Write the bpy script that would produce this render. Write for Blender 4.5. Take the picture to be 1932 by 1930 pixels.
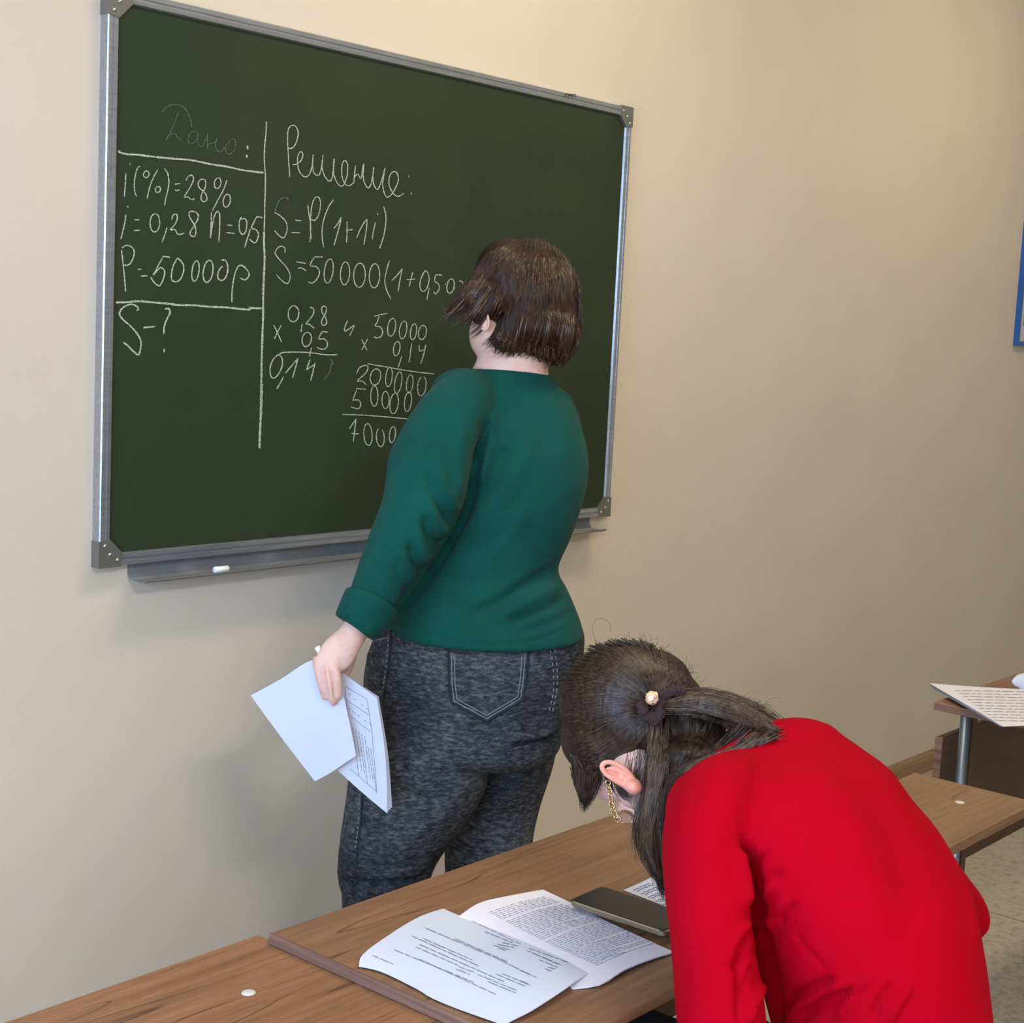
import bpy, bmesh, math, random
import numpy as np
from mathutils import Vector
from mathutils.bvhtree import BVHTree
random.seed(7); rng = np.random.default_rng(7)
S = bpy.context.scene
for o in list(bpy.data.objects): bpy.data.objects.remove(o)

# ------------------------------------------------------------ camera, world, lights, exposure
FPX, YAW, PIT, ROL = 2899.508, 0.865628, 0.120681, 0.0495105
CAM = np.array([-1.5769, -2.3187, 1.510])
FW = np.array([math.sin(YAW)*math.cos(PIT), math.cos(YAW)*math.cos(PIT), -math.sin(PIT)])
_r = np.array([math.cos(YAW), -math.sin(YAW), 0.0]); _u = np.cross(_r, FW)
RT = math.cos(ROL)*_r + math.sin(ROL)*_u
UP = -math.sin(ROL)*_r + math.cos(ROL)*_u
cd = bpy.data.cameras.new('camera'); cam = bpy.data.objects.new('camera', cd); S.collection.objects.link(cam)
from mathutils import Matrix
M = Matrix(((RT[0], UP[0], -FW[0], CAM[0]), (RT[1], UP[1], -FW[1], CAM[1]), (RT[2], UP[2], -FW[2], CAM[2]), (0, 0, 0, 1)))
cam.matrix_world = M
cd.sensor_fit = 'HORIZONTAL'; cd.sensor_width = 36; cd.lens = FPX/1932*36; cd.clip_start = 0.05
S.camera = cam
w = bpy.data.worlds.new('sky'); S.world = w; w.use_nodes = True
w.node_tree.nodes['Background'].inputs[0].default_value = (0.62, 0.78, 1.0, 1)
w.node_tree.nodes['Background'].inputs[1].default_value = 0.3
def area(name, loc, direction, sx, sy, power, col):
    l = bpy.data.lights.new(name, 'AREA'); l.shape = 'RECTANGLE'; l.size = sx; l.size_y = sy; l.energy = power; l.color = col
    o = bpy.data.objects.new(name, l); S.collection.objects.link(o); o.location = loc
    o.rotation_euler = Vector(direction).to_track_quat('-Z', 'Y').to_euler(); return o
LIGHTS = [  # name, place, direction, size, power, colour
    ('window_light', (-3.30, -2.1, 1.65), (1, 0.10, -0.35), 2.6, 1.5, 165, (0.42, 0.64, 1.0)),
    ('window_light_rear', (-3.30, -5.2, 1.65), (1, 0.3, -0.1), 2.2, 1.5, 24, (1.0, 0.78, 0.50)),
    ('added_wall_wash', (0.9, -0.95, 3.02), (0, 0, -1), 1.2, 0.3, 20, (1.0, 0.86, 0.58)),  # added warm wash that brightens the upper wall, no fixture in view
    ('added_wall_wash_right', (3.2, -0.95, 3.02), (0, 0, -1), 1.2, 0.3, 11, (1.0, 0.88, 0.60)),  # second added warm wash, for the wall further right
    ('added_fill_rear', (-1.3, -3.5, 3.02), (0, 0, -1), 1.2, 0.3, 66, (1.0, 0.97, 0.94)),  # added fill from behind, placed to keep the booklet page unshadowed
]
for L_ in LIGHTS: area(*L_)
vs = S.view_settings; S.display_settings.display_device = 'sRGB'
vs.view_transform = 'Standard'; vs.look = 'None'; vs.gamma = 1; vs.use_curve_mapping = False; vs.exposure = 0.0

# ------------------------------------------------------------ helpers
def P(u, v, d):                       # point seen at photograph pixel (u,v) at camera depth d (metres)
    return CAM + d*(FW + RT*((u-966)/FPX) - UP*((v-965)/FPX))
def ray(u, v):
    r = FW + RT*((u-966)/FPX) - UP*((v-965)/FPX); return r/np.linalg.norm(r)
def onplane(u, v, axis, val):
    r = ray(u, v); return CAM + r*((val-CAM[axis])/r[axis])
def topx(V):
    D = np.asarray(V) - CAM; z = D@FW
    return 966+FPX*(D@RT)/z, 965-FPX*(D@UP)/z, z
def unit(a): a = np.asarray(a, float); return a/max(1e-12, np.linalg.norm(a))

ROOTLOC = {}
def empty(name, loc, label=None, cat=None, group=None):
    o = bpy.data.objects.new(name, None); S.collection.objects.link(o); o.location = loc; o.empty_display_size = .05
    ROOTLOC[o.name] = np.array(loc, float)
    if label: o['label'] = label
    if cat: o['category'] = cat
    if group: o['group'] = group
    return o
def mesh_obj(name, V, F, mat, parent=None, smooth=True, label=None, cat=None, kind=None, group=None, origin=None, matidx=None):
    V = np.asarray(V, float)
    if parent is not None: base = ROOTLOC[parent.name]
    elif origin is not None: base = np.array(origin, float)
    else: base = np.array([(V[:, 0].min()+V[:, 0].max())/2, (V[:, 1].min()+V[:, 1].max())/2, V[:, 2].min()])
    me = bpy.data.meshes.new(name); me.from_pydata((V-base).tolist(), [], [list(map(int, f)) for f in F]); me.validate()
    mats = mat if isinstance(mat, (list, tuple)) else [mat]
    for m in mats: me.materials.append(m)
    if matidx is not None: me.polygons.foreach_set('material_index', np.asarray(matidx, dtype=np.int32))
    me.polygons.foreach_set('use_smooth', [smooth]*len(me.polygons)); me.update()
    o = bpy.data.objects.new(name, me); S.collection.objects.link(o)
    if parent is not None: o.parent = parent
    else: o.location = base
    ROOTLOC[o.name] = base
    if label: o['label'] = label
    if cat: o['category'] = cat
    if kind: o['kind'] = kind
    if group: o['group'] = group
    return o

class G:                              # geometry collector
    def __init__(s): s.V = []; s.F = []; s.n = 0; s.M = []
    def add(s, V, F, m=0):
        V = np.asarray(V, float); s.V.append(V); s.F += [[i+s.n for i in f] for f in F]; s.M += [m]*len(F); s.n += len(V)
    def box(s, a, b, ax=None, m=0):
        a = np.array(a, float); b = np.array(b, float)
        V = [[(a, b)[i][0], (a, b)[j][1], (a, b)[k][2]] for i in (0, 1) for j in (0, 1) for k in (0, 1)]
        F = [(0, 1, 3, 2), (4, 6, 7, 5), (0, 4, 5, 1), (2, 3, 7, 6), (0, 2, 6, 4), (1, 5, 7, 3)]
        s.add(V, F, m)
    def tube(s, pts, rad, n=8, m=0):
        pts = np.asarray(pts, float); k = len(pts); rad = np.broadcast_to(rad, (k,))
        T = np.gradient(pts, axis=0); T /= np.maximum(1e-9, np.linalg.norm(T, axis=1))[:, None]
        ref = np.array([0, 0, 1.0]) if abs(T[0][2]) < .9 else np.array([1.0, 0, 0])
        A = unit(np.cross(T[0], ref)); V = []
        for i in range(k):
            A = unit(A - T[i]*(A@T[i])); B = np.cross(T[i], A)
            for j in range(n):
                t = 2*math.pi*j/n; V.append(pts[i]+rad[i]*(A*math.cos(t)+B*math.sin(t)))
        F = [(i*n+j, i*n+(j+1) % n, (i+1)*n+(j+1) % n, (i+1)*n+j) for i in range(k-1) for j in range(n)]
        F += [tuple(range(n-1, -1, -1)), tuple((k-1)*n+j for j in range(n))]
        s.add(V, F, m)
    def sections(s, secs, n=28, p=2.0, m=0):   # list of (centre, halfA, halfB)
        V = []
        for c, A, B in secs:
            for j in range(n):
                t = 2*math.pi*j/n; ct, st = math.cos(t), math.sin(t)
                V.append(np.asarray(c)+np.asarray(A)*math.copysign(abs(ct)**(2/p), ct)+np.asarray(B)*math.copysign(abs(st)**(2/p), st))
        k = len(secs)
        F = [(i*n+j, i*n+(j+1) % n, (i+1)*n+(j+1) % n, (i+1)*n+j) for i in range(k-1) for j in range(n)]
        F += [tuple(range(n-1, -1, -1)), tuple((k-1)*n+j for j in range(n))]
        s.add(V, F, m)
    def ell(s, c, A, B, C3, nu=24, nv=14, m=0):
        c, A, B, C3 = map(np.asarray, (c, A, B, C3)); secs = []
        V = [c-C3]
        for i in range(1, nv):
            t = math.pi*i/nv
            for j in range(nu):
                a = 2*math.pi*j/nu; V.append(c-C3*math.cos(t)+math.sin(t)*(A*math.cos(a)+B*math.sin(a)))
        V.append(c+C3); F = []
        for j in range(nu): F.append((0, 1+(j+1) % nu, 1+j))
        for i in range(nv-2):
            for j in range(nu):
                F.append((1+i*nu+j, 1+i*nu+(j+1) % nu, 1+(i+1)*nu+(j+1) % nu, 1+(i+1)*nu+j))
        L = len(V)-1; b = 1+(nv-2)*nu
        for j in range(nu): F.append((L, b+j, b+(j+1) % nu))
        s.add(V, F, m)
    def data(s): return np.vstack(s.V), s.F
    def obj(s, name, mat, parent=None, **k): V, F = s.data(); return mesh_obj(name, V, F, mat, parent, matidx=(s.M if isinstance(mat, (list, tuple)) else None), **k)

def secs_px(rows, axis='image'):
    """rows of (u, v, halfwidth_px, depth, halfdepth_m): cross-sections whose width lies across the view and thickness along it"""
    out = []
    n = len(rows)
    for i, r in enumerate(rows):
        u, v, hw, d, hd = r[:5]
        a = rows[max(0, i-1)]; b = rows[min(n-1, i+1)]
        c = P(u, v, d); T = unit(P(b[0], b[1], b[3])-P(a[0], a[1], a[3]))
        if axis == 'image': A = unit(RT); B = unit(FW)
        elif axis == 'level': A = unit([RT[0], RT[1], 0]); B = unit([FW[0], FW[1], 0])
        else:
            A = unit(np.cross(T, FW)); B = unit(np.cross(A, T))
        out.append((c, A*hw*d/FPX, B*hd))
    # rounded ends
    def capsec(c, A, B, T, k): return (c+T*k*.6*min(np.linalg.norm(A), np.linalg.norm(B)), A*math.sqrt(max(0, 1-k*k)), B*math.sqrt(max(0, 1-k*k)))
    return out
def limb(g, rows, axis='path', n=24, caps=True, sub=4):
    R = np.array([r[:5] for r in rows], float); R = smooth_rows(R, sub)
    s = secs_px([tuple(r) for r in R], axis)
    if caps:
        T0 = unit(s[0][0]-s[1][0]); T1 = unit(s[-1][0]-s[-2][0])
        def end(sec, T):
            c, A, B = sec; r = min(np.linalg.norm(A), np.linalg.norm(B)); o = []
            for k in (.35, .65, .88, .985): o.append((c+T*r*k*.9, A*math.sqrt(1-k*k), B*math.sqrt(1-k*k)))
            return o
        s = end(s[0], T0)[::-1]+s+end(s[-1], T1)
    g.sections(s, n)
def smooth_rows(R, sub=4):
    R = np.asarray(R, float); n = len(R)
    if n < 3 or sub < 2: return R
    out = []
    for i in range(n-1):
        p0 = R[max(0, i-1)]; p1 = R[i]; p2 = R[i+1]; p3 = R[min(n-1, i+2)]
        for k in range(sub):
            t = k/sub
            out.append(.5*((2*p1)+(-p0+p2)*t+(2*p0-5*p1+4*p2-p3)*t*t+(-p0+3*p1-3*p2+p3)*t**3))
    out.append(R[-1]); return np.array(out)

def remesh(g, voxel, smooth=6, fac=.5):
    V, F = g.data()
    me = bpy.data.meshes.new('tmp'); me.from_pydata(V.tolist(), [], F); me.update()
    o = bpy.data.objects.new('tmp', me); S.collection.objects.link(o)
    m = o.modifiers.new('r', 'REMESH'); m.mode = 'VOXEL'; m.voxel_size = voxel; m.use_smooth_shade = True
    if smooth:
        q = o.modifiers.new('s', 'SMOOTH'); q.iterations = smooth; q.factor = fac
    dg = bpy.context.evaluated_depsgraph_get(); ev = o.evaluated_get(dg); em = ev.to_mesh()
    nv = len(em.vertices); VV = np.empty(nv*3); em.vertices.foreach_get('co', VV); VV = VV.reshape(-1, 3)
    NN = np.empty(nv*3); em.vertices.foreach_get('normal', NN); NN = NN.reshape(-1, 3)
    FF = [list(p.vertices) for p in em.polygons]
    ev.to_mesh_clear(); bpy.data.objects.remove(o); bpy.data.meshes.remove(me)
    return VV, NN, FF
def seg_dist(u, v, poly):
    best = np.full(u.shape, 1e9); par = np.zeros(u.shape); L = len(poly)-1
    for i in range(L):
        ax, ay = poly[i]; bx, by = poly[i+1]; dx, dy = bx-ax, by-ay
        t = np.clip(((u-ax)*dx+(v-ay)*dy)/(dx*dx+dy*dy+1e-9), 0, 1)
        d = np.hypot(u-ax-t*dx, v-ay-t*dy); m = d < best; best[m] = d[m]; par[m] = ((i+t)/L)[m]
    return best, par
FK = 1.35
def folds(V, N, strokes):
    """press creases (negative, metres) and raise folds (positive) of cloth along strokes, on the side they lie on"""
    u, v, z = topx(V); face = np.clip(-(N@FW)*1.6+.15, 0, 1); out = np.zeros(len(V))
    for pts, amp, wid in strokes:
        pts = cr(pts, 4); d, t = seg_dist(u, v, pts)
        taper = np.clip(np.minimum(t, 1-t)*5+.15, 0, 1)
        out += amp*np.exp(-(d/wid)**2)*taper
    return V+N*(out*face*FK)[:, None]
def cr(pts, sub=6):
    return smooth_rows(np.asarray(pts, float), sub) if len(pts) > 2 else np.asarray(pts, float)
def vnoise(V, scale, seed=0):
    r = np.random.default_rng(seed); out = np.zeros(len(V))
    for k in range(7):
        d = unit(r.normal(size=3)); out += np.sin(V@d*scale*r.uniform(.6, 1.6)+r.uniform(0, 6.28))
    return out/7
def bvh_of(V, F): return BVHTree.FromPolygons([Vector(a) for a in V], F)
def hit(bvh, u, v, off=0.0, default=None):
    r = ray(u, v); l, n, i, d = bvh.ray_cast(Vector(CAM), Vector(r))
    if l is None: return default
    n = np.array(n); n = n if n@r < 0 else -n
    return np.array(l)+n*off
def resample(pts, n):
    pts = np.asarray(pts, float); d = np.r_[0, np.cumsum(np.linalg.norm(np.diff(pts, axis=0), axis=1))]
    t = np.linspace(0, d[-1], n); return np.stack([np.interp(t, d, pts[:, k]) for k in range(pts.shape[1])], 1)
def ribbon(g, bvh, pts, wpx, off=.0006, step=6, jit=0, sub=5):
    """a thin raised strip laid along a surface"""
    pts = cr(pts, sub); L = np.sum(np.linalg.norm(np.diff(pts, axis=0), axis=1)); n = max(3, int(L/step)+1); pts = resample(pts, n)
    T = np.gradient(pts, axis=0); T /= np.maximum(1e-6, np.linalg.norm(T, axis=1))[:, None]; Nn = np.stack([-T[:, 1], T[:, 0]], 1)
    V = []; ok = []
    for i, (p, q) in enumerate(zip(pts, Nn)):
        ww = wpx/2*(1+jit*random.uniform(-1, 1))*(.6 if i in (0, n-1) else 1); j = jit*wpx*.12
        a = hit(bvh, *(p+q*ww+j*rng.normal(size=2)), off); b = hit(bvh, *(p-q*ww+j*rng.normal(size=2)), off)
        if a is None or b is None: ok.append(False); a = b = np.zeros(3)
        else: ok.append(True)
        V += [a, b]
    F = [(2*i, 2*i+1, 2*i+3, 2*i+2) for i in range(n-1) if ok[i] and ok[i+1]]
    if F:
        V = np.array(V); use = sorted({k for f in F for k in f}); mp = {k: i for i, k in enumerate(use)}
        g.add(V[use], [[mp[k] for k in f] for f in F])
def cord(g, bvh, pts, r, off=0.0, step=8, n=6, sub=5):
    pts = cr(pts, sub); L = np.sum(np.linalg.norm(np.diff(pts, axis=0), axis=1)); pts = resample(pts, max(3, int(L/step)+1)); Q = []
    for p in pts:
        h = hit(bvh, p[0], p[1], off)
        if h is not None and (not Q or np.linalg.norm(h-Q[-1]) < .06): Q.append(h)
    if len(Q) > 2: g.tube(Q, r, n)

# ------------------------------------------------------------ materials
def s2l(c):
    return tuple((x/12.92 if x <= .04045 else ((x+.055)/1.055)**2.4) for x in [k/255 for k in c])
def mat(name, rgb, rough=.6, metal=0, bump=None, spec=.5, vary=None, sheen=0, subsurf=0):
    m = bpy.data.materials.new(name); m.use_nodes = True; nt = m.node_tree; b = nt.nodes['Principled BSDF']
    col = (*s2l(rgb), 1); b.inputs['Base Color'].default_value = col; b.inputs['Roughness'].default_value = rough
    b.inputs['Metallic'].default_value = metal; b.inputs['Specular IOR Level'].default_value = spec
    if sheen: b.inputs['Sheen Weight'].default_value = sheen; b.inputs['Sheen Roughness'].default_value = .5
    if subsurf:
        b.inputs['Subsurface Weight'].default_value = subsurf; b.inputs['Subsurface Radius'].default_value = (.012, .004, .002); b.inputs['Subsurface Scale'].default_value = 1
    tc = nt.nodes.new('ShaderNodeTexCoord'); mp = nt.nodes.new('ShaderNodeMapping'); nt.links.new(tc.outputs['Object'], mp.inputs[0])
    if vary:
        rgb2, scale, stretch, lo, hi = vary
        mp.inputs['Scale'].default_value = stretch
        nz = nt.nodes.new('ShaderNodeTexNoise'); nz.inputs['Scale'].default_value = scale; nz.inputs['Detail'].default_value = 6; nz.inputs['Roughness'].default_value = .6
        nt.links.new(mp.outputs[0], nz.inputs['Vector'])
        rr = nt.nodes.new('ShaderNodeMapRange'); rr.inputs[1].default_value = lo; rr.inputs[2].default_value = hi; nt.links.new(nz.outputs['Fac'], rr.inputs[0])
        mx = nt.nodes.new('ShaderNodeMix'); mx.data_type = 'RGBA'; mx.inputs[6].default_value = col; mx.inputs[7].default_value = (*s2l(rgb2), 1)
        nt.links.new(rr.outputs[0], mx.inputs[0]); nt.links.new(mx.outputs[2], b.inputs['Base Color'])
    if bump:
        sc, st, dist = bump
        mp2 = nt.nodes.new('ShaderNodeMapping'); mp2.inputs['Scale'].default_value = (vary[2] if vary else (1, 1, 1)); nt.links.new(tc.outputs['Object'], mp2.inputs[0])
        n2 = nt.nodes.new('ShaderNodeTexNoise'); n2.inputs['Scale'].default_value = sc; n2.inputs['Detail'].default_value = 3; nt.links.new(mp2.outputs[0], n2.inputs['Vector'])
        bp = nt.nodes.new('ShaderNodeBump'); bp.inputs['Strength'].default_value = st; bp.inputs['Distance'].default_value = dist
        nt.links.new(n2.outputs['Fac'], bp.inputs['Height']); nt.links.new(bp.outputs[0], b.inputs['Normal'])
    return m
def wood(name, rgb, dark, seed=0.0, rough=.42, axis='X'):
    m = bpy.data.materials.new(name); m.use_nodes = True; nt = m.node_tree; b = nt.nodes['Principled BSDF']; N = nt.nodes.new; L = nt.links.new
    b.inputs['Roughness'].default_value = rough; b.inputs['Specular IOR Level'].default_value = .35
    tc = N('ShaderNodeTexCoord'); mp = N('ShaderNodeMapping'); L(tc.outputs['Object'], mp.inputs[0]); mp.inputs['Location'].default_value = (seed, seed*1.7, 0)
    big = N('ShaderNodeTexNoise'); big.inputs['Scale'].default_value = 1.0; big.inputs['Detail'].default_value = 2
    ms = N('ShaderNodeMapping'); ms.inputs['Scale'].default_value = (1.5, 9, 9) if axis == 'X' else (9, 9, 1.5); L(mp.outputs[0], ms.inputs[0]); L(ms.outputs[0], big.inputs['Vector'])
    # wavy rings
    wv = N('ShaderNodeTexNoise'); wv.inputs['Scale'].default_value = 1.0; wv.inputs['Detail'].default_value = 5; wv.inputs['Roughness'].default_value = .65; wv.inputs['Distortion'].default_value = .12
    m2 = N('ShaderNodeMapping'); m2.inputs['Scale'].default_value = (3.5, 75, 75) if axis == 'X' else (75, 75, 3.5); L(mp.outputs[0], m2.inputs[0]); L(m2.outputs[0], wv.inputs['Vector'])
    pore = N('ShaderNodeTexNoise'); pore.inputs['Scale'].default_value = 1.0; pore.inputs['Detail'].default_value = 3
    m3 = N('ShaderNodeMapping'); m3.inputs['Scale'].default_value = (28, 520, 520) if axis == 'X' else (520, 520, 28); L(mp.outputs[0], m3.inputs[0]); L(m3.outputs[0], pore.inputs['Vector'])
    r1 = N('ShaderNodeMapRange'); r1.inputs[1].default_value = .36; r1.inputs[2].default_value = .66; L(wv.outputs['Fac'], r1.inputs[0])
    r2 = N('ShaderNodeMapRange'); r2.inputs[1].default_value = .35; r2.inputs[2].default_value = .7; L(big.outputs['Fac'], r2.inputs[0])
    r3 = N('ShaderNodeMapRange'); r3.inputs[1].default_value = .48; r3.inputs[2].default_value = .75; L(pore.outputs['Fac'], r3.inputs[0])
    def mix(fac, a, bb, f=1.0):
        x = N('ShaderNodeMix'); x.data_type = 'RGBA'
        if fac is not None:
            mu = N('ShaderNodeMath'); mu.operation = 'MULTIPLY'; mu.inputs[1].default_value = f; L(fac, mu.inputs[0]); L(mu.outputs[0], x.inputs[0])
        if isinstance(a, tuple): x.inputs[6].default_value = a
        else: L(a, x.inputs[6])
        x.inputs[7].default_value = bb; return x.outputs[2]
    c0 = (*s2l(rgb), 1); c1 = (*s2l(dark), 1); lt = (*s2l([min(255, k*1.16) for k in rgb]), 1); pr = (*s2l([k*.72 for k in dark]), 1)
    a = mix(r2.outputs[0], c0, lt, .55); a = mix(r1.outputs[0], a, c1, .62); a = mix(r3.outputs[0], a, pr, .35)
    # long dark cracks of the printed planks
    wc = N('ShaderNodeTexNoise'); wc.inputs['Scale'].default_value = 1.0; wc.inputs['Detail'].default_value = 1.5
    m4 = N('ShaderNodeMapping'); m4.inputs['Scale'].default_value = (1.3, 17, 17) if axis == 'X' else (17, 17, 1.3); m4.inputs['Location'].default_value = (3.1+seed, 1.2, 5); L(mp.outputs[0], m4.inputs[0]); L(m4.outputs[0], wc.inputs['Vector'])
    ab = N('ShaderNodeMath'); ab.operation = 'SUBTRACT'; ab.inputs[1].default_value = .535; L(wc.outputs['Fac'], ab.inputs[0])
    ab2 = N('ShaderNodeMath'); ab2.operation = 'ABSOLUTE'; L(ab.outputs[0], ab2.inputs[0])
    r4 = N('ShaderNodeMapRange'); r4.inputs[1].default_value = .006; r4.inputs[2].default_value = 0.0; L(ab2.outputs[0], r4.inputs[0])
    a = mix(r4.outputs[0], a, (*s2l([k*.62 for k in dark]), 1), .75)
    L(a, b.inputs['Base Color'])
    bp = N('ShaderNodeBump'); bp.inputs['Strength'].default_value = .12; bp.inputs['Distance'].default_value = .001; L(pore.outputs['Fac'], bp.inputs['Height']); L(bp.outputs[0], b.inputs['Normal'])
    return m

M_wall = mat('wall_paint', (222, 209, 190), .85, bump=(160, .25, .002), spec=.2, vary=((218, 204, 185), 2.2, (1, 1, 1), .35, .65))
M_wall2 = mat('side_wall_paint', (232, 224, 208), .9, spec=.2)
M_ceil = mat('ceiling_paint', (240, 236, 226), .9)
M_floor = mat('linoleum', (184, 173, 156), .5, vary=((148, 137, 122), 55, (1, 1, 1), .45, .7), spec=.3)
M_board = mat('chalkboard_enamel', (55, 64, 44), .62, spec=.12, vary=((48, 58, 40), 3.0, (1, 1, 1), .35, .7), bump=(500, .08, .0004))
M_alu = mat('brushed_aluminium', (186, 188, 192), .34, .75, vary=((166, 168, 172), 30, (.3, 6, 6), .4, .65))
M_tray = mat('dusty_aluminium', (126, 126, 126), .65, .25, vary=((158, 158, 158), 14, (.5, 1, 1), .52, .75))
M_brk = mat('grey_metal_bracket', (128, 126, 118), .42, .5)
M_screw = mat('screw_steel', (205, 205, 205), .3, 1.0)
M_cap = mat('screw_cap_plastic', (204, 200, 186), .4)
M_wood = wood('oak_laminate', (140, 102, 72), (106, 72, 48))
M_wood2 = wood('oak_laminate_side', (150, 106, 74), (110, 74, 50), 3.3)
M_wood3 = wood('oak_laminate_far', (140, 105, 76), (104, 76, 54), 6.1)
M_wedge = mat('edge_banding', (140, 108, 92), .42, vary=((108, 80, 68), 40, (1, .05, 3), .4, .65))
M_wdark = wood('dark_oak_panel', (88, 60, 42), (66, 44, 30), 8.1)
M_base = wood('baseboard_oak', (160, 126, 96), (138, 106, 78), 2.1)
M_paper = mat('white_paper', (206, 210, 224), .75, spec=.25)
M_paper2 = mat('page_paper', (228, 222, 228), .75, spec=.25)
M_ink = mat('printed_ink', (128, 130, 146), .8)
M_ink2 = mat('pale_printed_ink', (156, 154, 166), .8)
M_blue = mat('blue_pen', (84, 92, 150), .8)
M_phone = mat('phone_glass', (26, 26, 28), .22, spec=.22)
M_phone_e = mat('phone_metal_edge', (170, 160, 138), .28, 1.0)
M_chalkpiece = mat('chalk_stick', (246, 246, 244), .9)
M_green = mat('green_knit', (18, 78, 69), .92, bump=(900, .35, .0012), spec=.08, vary=((14, 68, 60), 7, (1, 1, 1), .35, .65), sheen=.04)
M_red = mat('red_knit', (174, 0, 25), .9, bump=(900, .25, .001), spec=.05, vary=((162, 0, 21), 5, (1, 1, 1), .35, .65))
M_skin = mat('skin', (232, 192, 176), .5, spec=.35, vary=((222, 164, 148), 26, (1, 1, 1), .45, .7), subsurf=.12)
M_ear = mat('ear_skin', (238, 160, 138), .45, spec=.35, subsurf=.12)
M_trs = mat('black_trousers', (22, 22, 25), .85)
M_shoe = mat('dark_shoe', (40, 38, 38), .5)
M_gold = mat('gold_metal', (214, 182, 134), .25, 1.0)
M_rose = mat('rose_gold_bead', (236, 196, 160), .35, .6, bump=(300, .8, .003))
M_scr = mat('velvet_scrunchie', (52, 34, 34), .95, bump=(250, .8, .004))
M_eye = mat('eye_white', (235, 232, 228), .2)
M_metalleg = mat('painted_steel_tube', (126, 140, 152), .35, .7)
M_lens = bpy.data.materials.new('brown_lens'); M_lens.use_nodes = True
_b = M_lens.node_tree.nodes['Principled BSDF']; _b.inputs['Base Color'].default_value = (.55, .4, .3, 1); _b.inputs['Transmission Weight'].default_value = .9; _b.inputs['Roughness'].default_value = .05
M_lamp = bpy.data.materials.new('added_lamp_diffuser'); M_lamp.use_nodes = True  # glow of the added lamp panels
_b = M_lamp.node_tree.nodes['Principled BSDF']; _b.inputs['Base Color'].default_value = (.9, .88, .8, 1); _b.inputs['Emission Color'].default_value = (1, .88, .68, 1); _b.inputs['Emission Strength'].default_value = 1.5

def denim():
    m = bpy.data.materials.new('washed_black_denim'); m.use_nodes = True; nt = m.node_tree; b = nt.nodes['Principled BSDF']; N = nt.nodes.new; L = nt.links.new
    b.inputs['Roughness'].default_value = .9; b.inputs['Specular IOR Level'].default_value = .15
    tc = N('ShaderNodeTexCoord'); mp = N('ShaderNodeMapping'); mp.inputs['Scale'].default_value = (1, 1, 3.2); L(tc.outputs['Object'], mp.inputs[0])
    a = N('ShaderNodeTexNoise'); a.inputs['Scale'].default_value = 62; a.inputs['Detail'].default_value = 6; a.inputs['Roughness'].default_value = .75; L(mp.outputs[0], a.inputs['Vector'])
    c = N('ShaderNodeTexNoise'); c.inputs['Scale'].default_value = 5; c.inputs['Detail'].default_value = 3; L(tc.outputs['Object'], c.inputs['Vector'])
    ad = N('ShaderNodeMath'); ad.operation = 'MULTIPLY_ADD'; ad.inputs[1].default_value = .45; L(c.outputs['Fac'], ad.inputs[0]); L(a.outputs['Fac'], ad.inputs[2])
    r = N('ShaderNodeValToRGB'); e = r.color_ramp.elements; e[0].position = .58; e[0].color = (*s2l((34, 34, 36)), 1); e[1].position = .92; e[1].color = (*s2l((108, 108, 110)), 1)
    x = r.color_ramp.elements.new(.73); x.color = (*s2l((58, 60, 63)), 1)
    L(ad.outputs[0], r.inputs[0]); L(r.outputs[0], b.inputs['Base Color'])
    bp = N('ShaderNodeBump'); bp.inputs['Strength'].default_value = .4; bp.inputs['Distance'].default_value = .0015; L(a.outputs['Fac'], bp.inputs['Height']); L(bp.outputs[0], b.inputs['Normal'])
    return m
M_denim = denim()
M_seam = mat('denim_seam_dark', (30, 32, 38), .9, bump=(300, .5, .002))
M_stitch = mat('pale_stitching', (128, 132, 138), .9)
def hairmat(name, c1, c2, scale=(170, 170, 60)):
    m = bpy.data.materials.new(name); m.use_nodes = True; nt = m.node_tree; b = nt.nodes['Principled BSDF']; N = nt.nodes.new; L = nt.links.new
    b.inputs['Roughness'].default_value = .62 if 'base' in name else .34; b.inputs['Specular IOR Level'].default_value = .2 if 'base' in name else .6
    tc = N('ShaderNodeTexCoord'); mp = N('ShaderNodeMapping'); mp.inputs['Scale'].default_value = scale; L(tc.outputs['Object'], mp.inputs[0])
    a = N('ShaderNodeTexNoise'); a.inputs['Scale'].default_value = 1; a.inputs['Detail'].default_value = 4; L(mp.outputs[0], a.inputs['Vector'])
    r = N('ShaderNodeValToRGB'); e = r.color_ramp.elements; e[0].position = .35; e[0].color = (*s2l(c1), 1); e[1].position = .7; e[1].color = (*s2l(c2), 1)
    L(a.outputs['Fac'], r.inputs[0]); L(r.outputs[0], b.inputs['Base Color'])
    bp = N('ShaderNodeBump'); bp.inputs['Strength'].default_value = .5; bp.inputs['Distance'].default_value = .002; L(a.outputs['Fac'], bp.inputs['Height']); L(bp.outputs[0], b.inputs['Normal'])
    return m
M_hair1 = hairmat('warm_brown_hair', (36, 19, 10), (82, 52, 31))
M_hair1b = hairmat('warm_brown_hair_base', (30, 17, 10), (50, 32, 20), (130, 130, 40))
M_hair2 = hairmat('dark_brown_hair', (32, 20, 14), (72, 52, 38))
M_hair2c = hairmat('light_brown_hair', (62, 43, 30), (112, 88, 66))
M_hair2b = hairmat('dark_brown_hair_base', (32, 20, 13), (54, 38, 27), (90, 90, 90))
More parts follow.
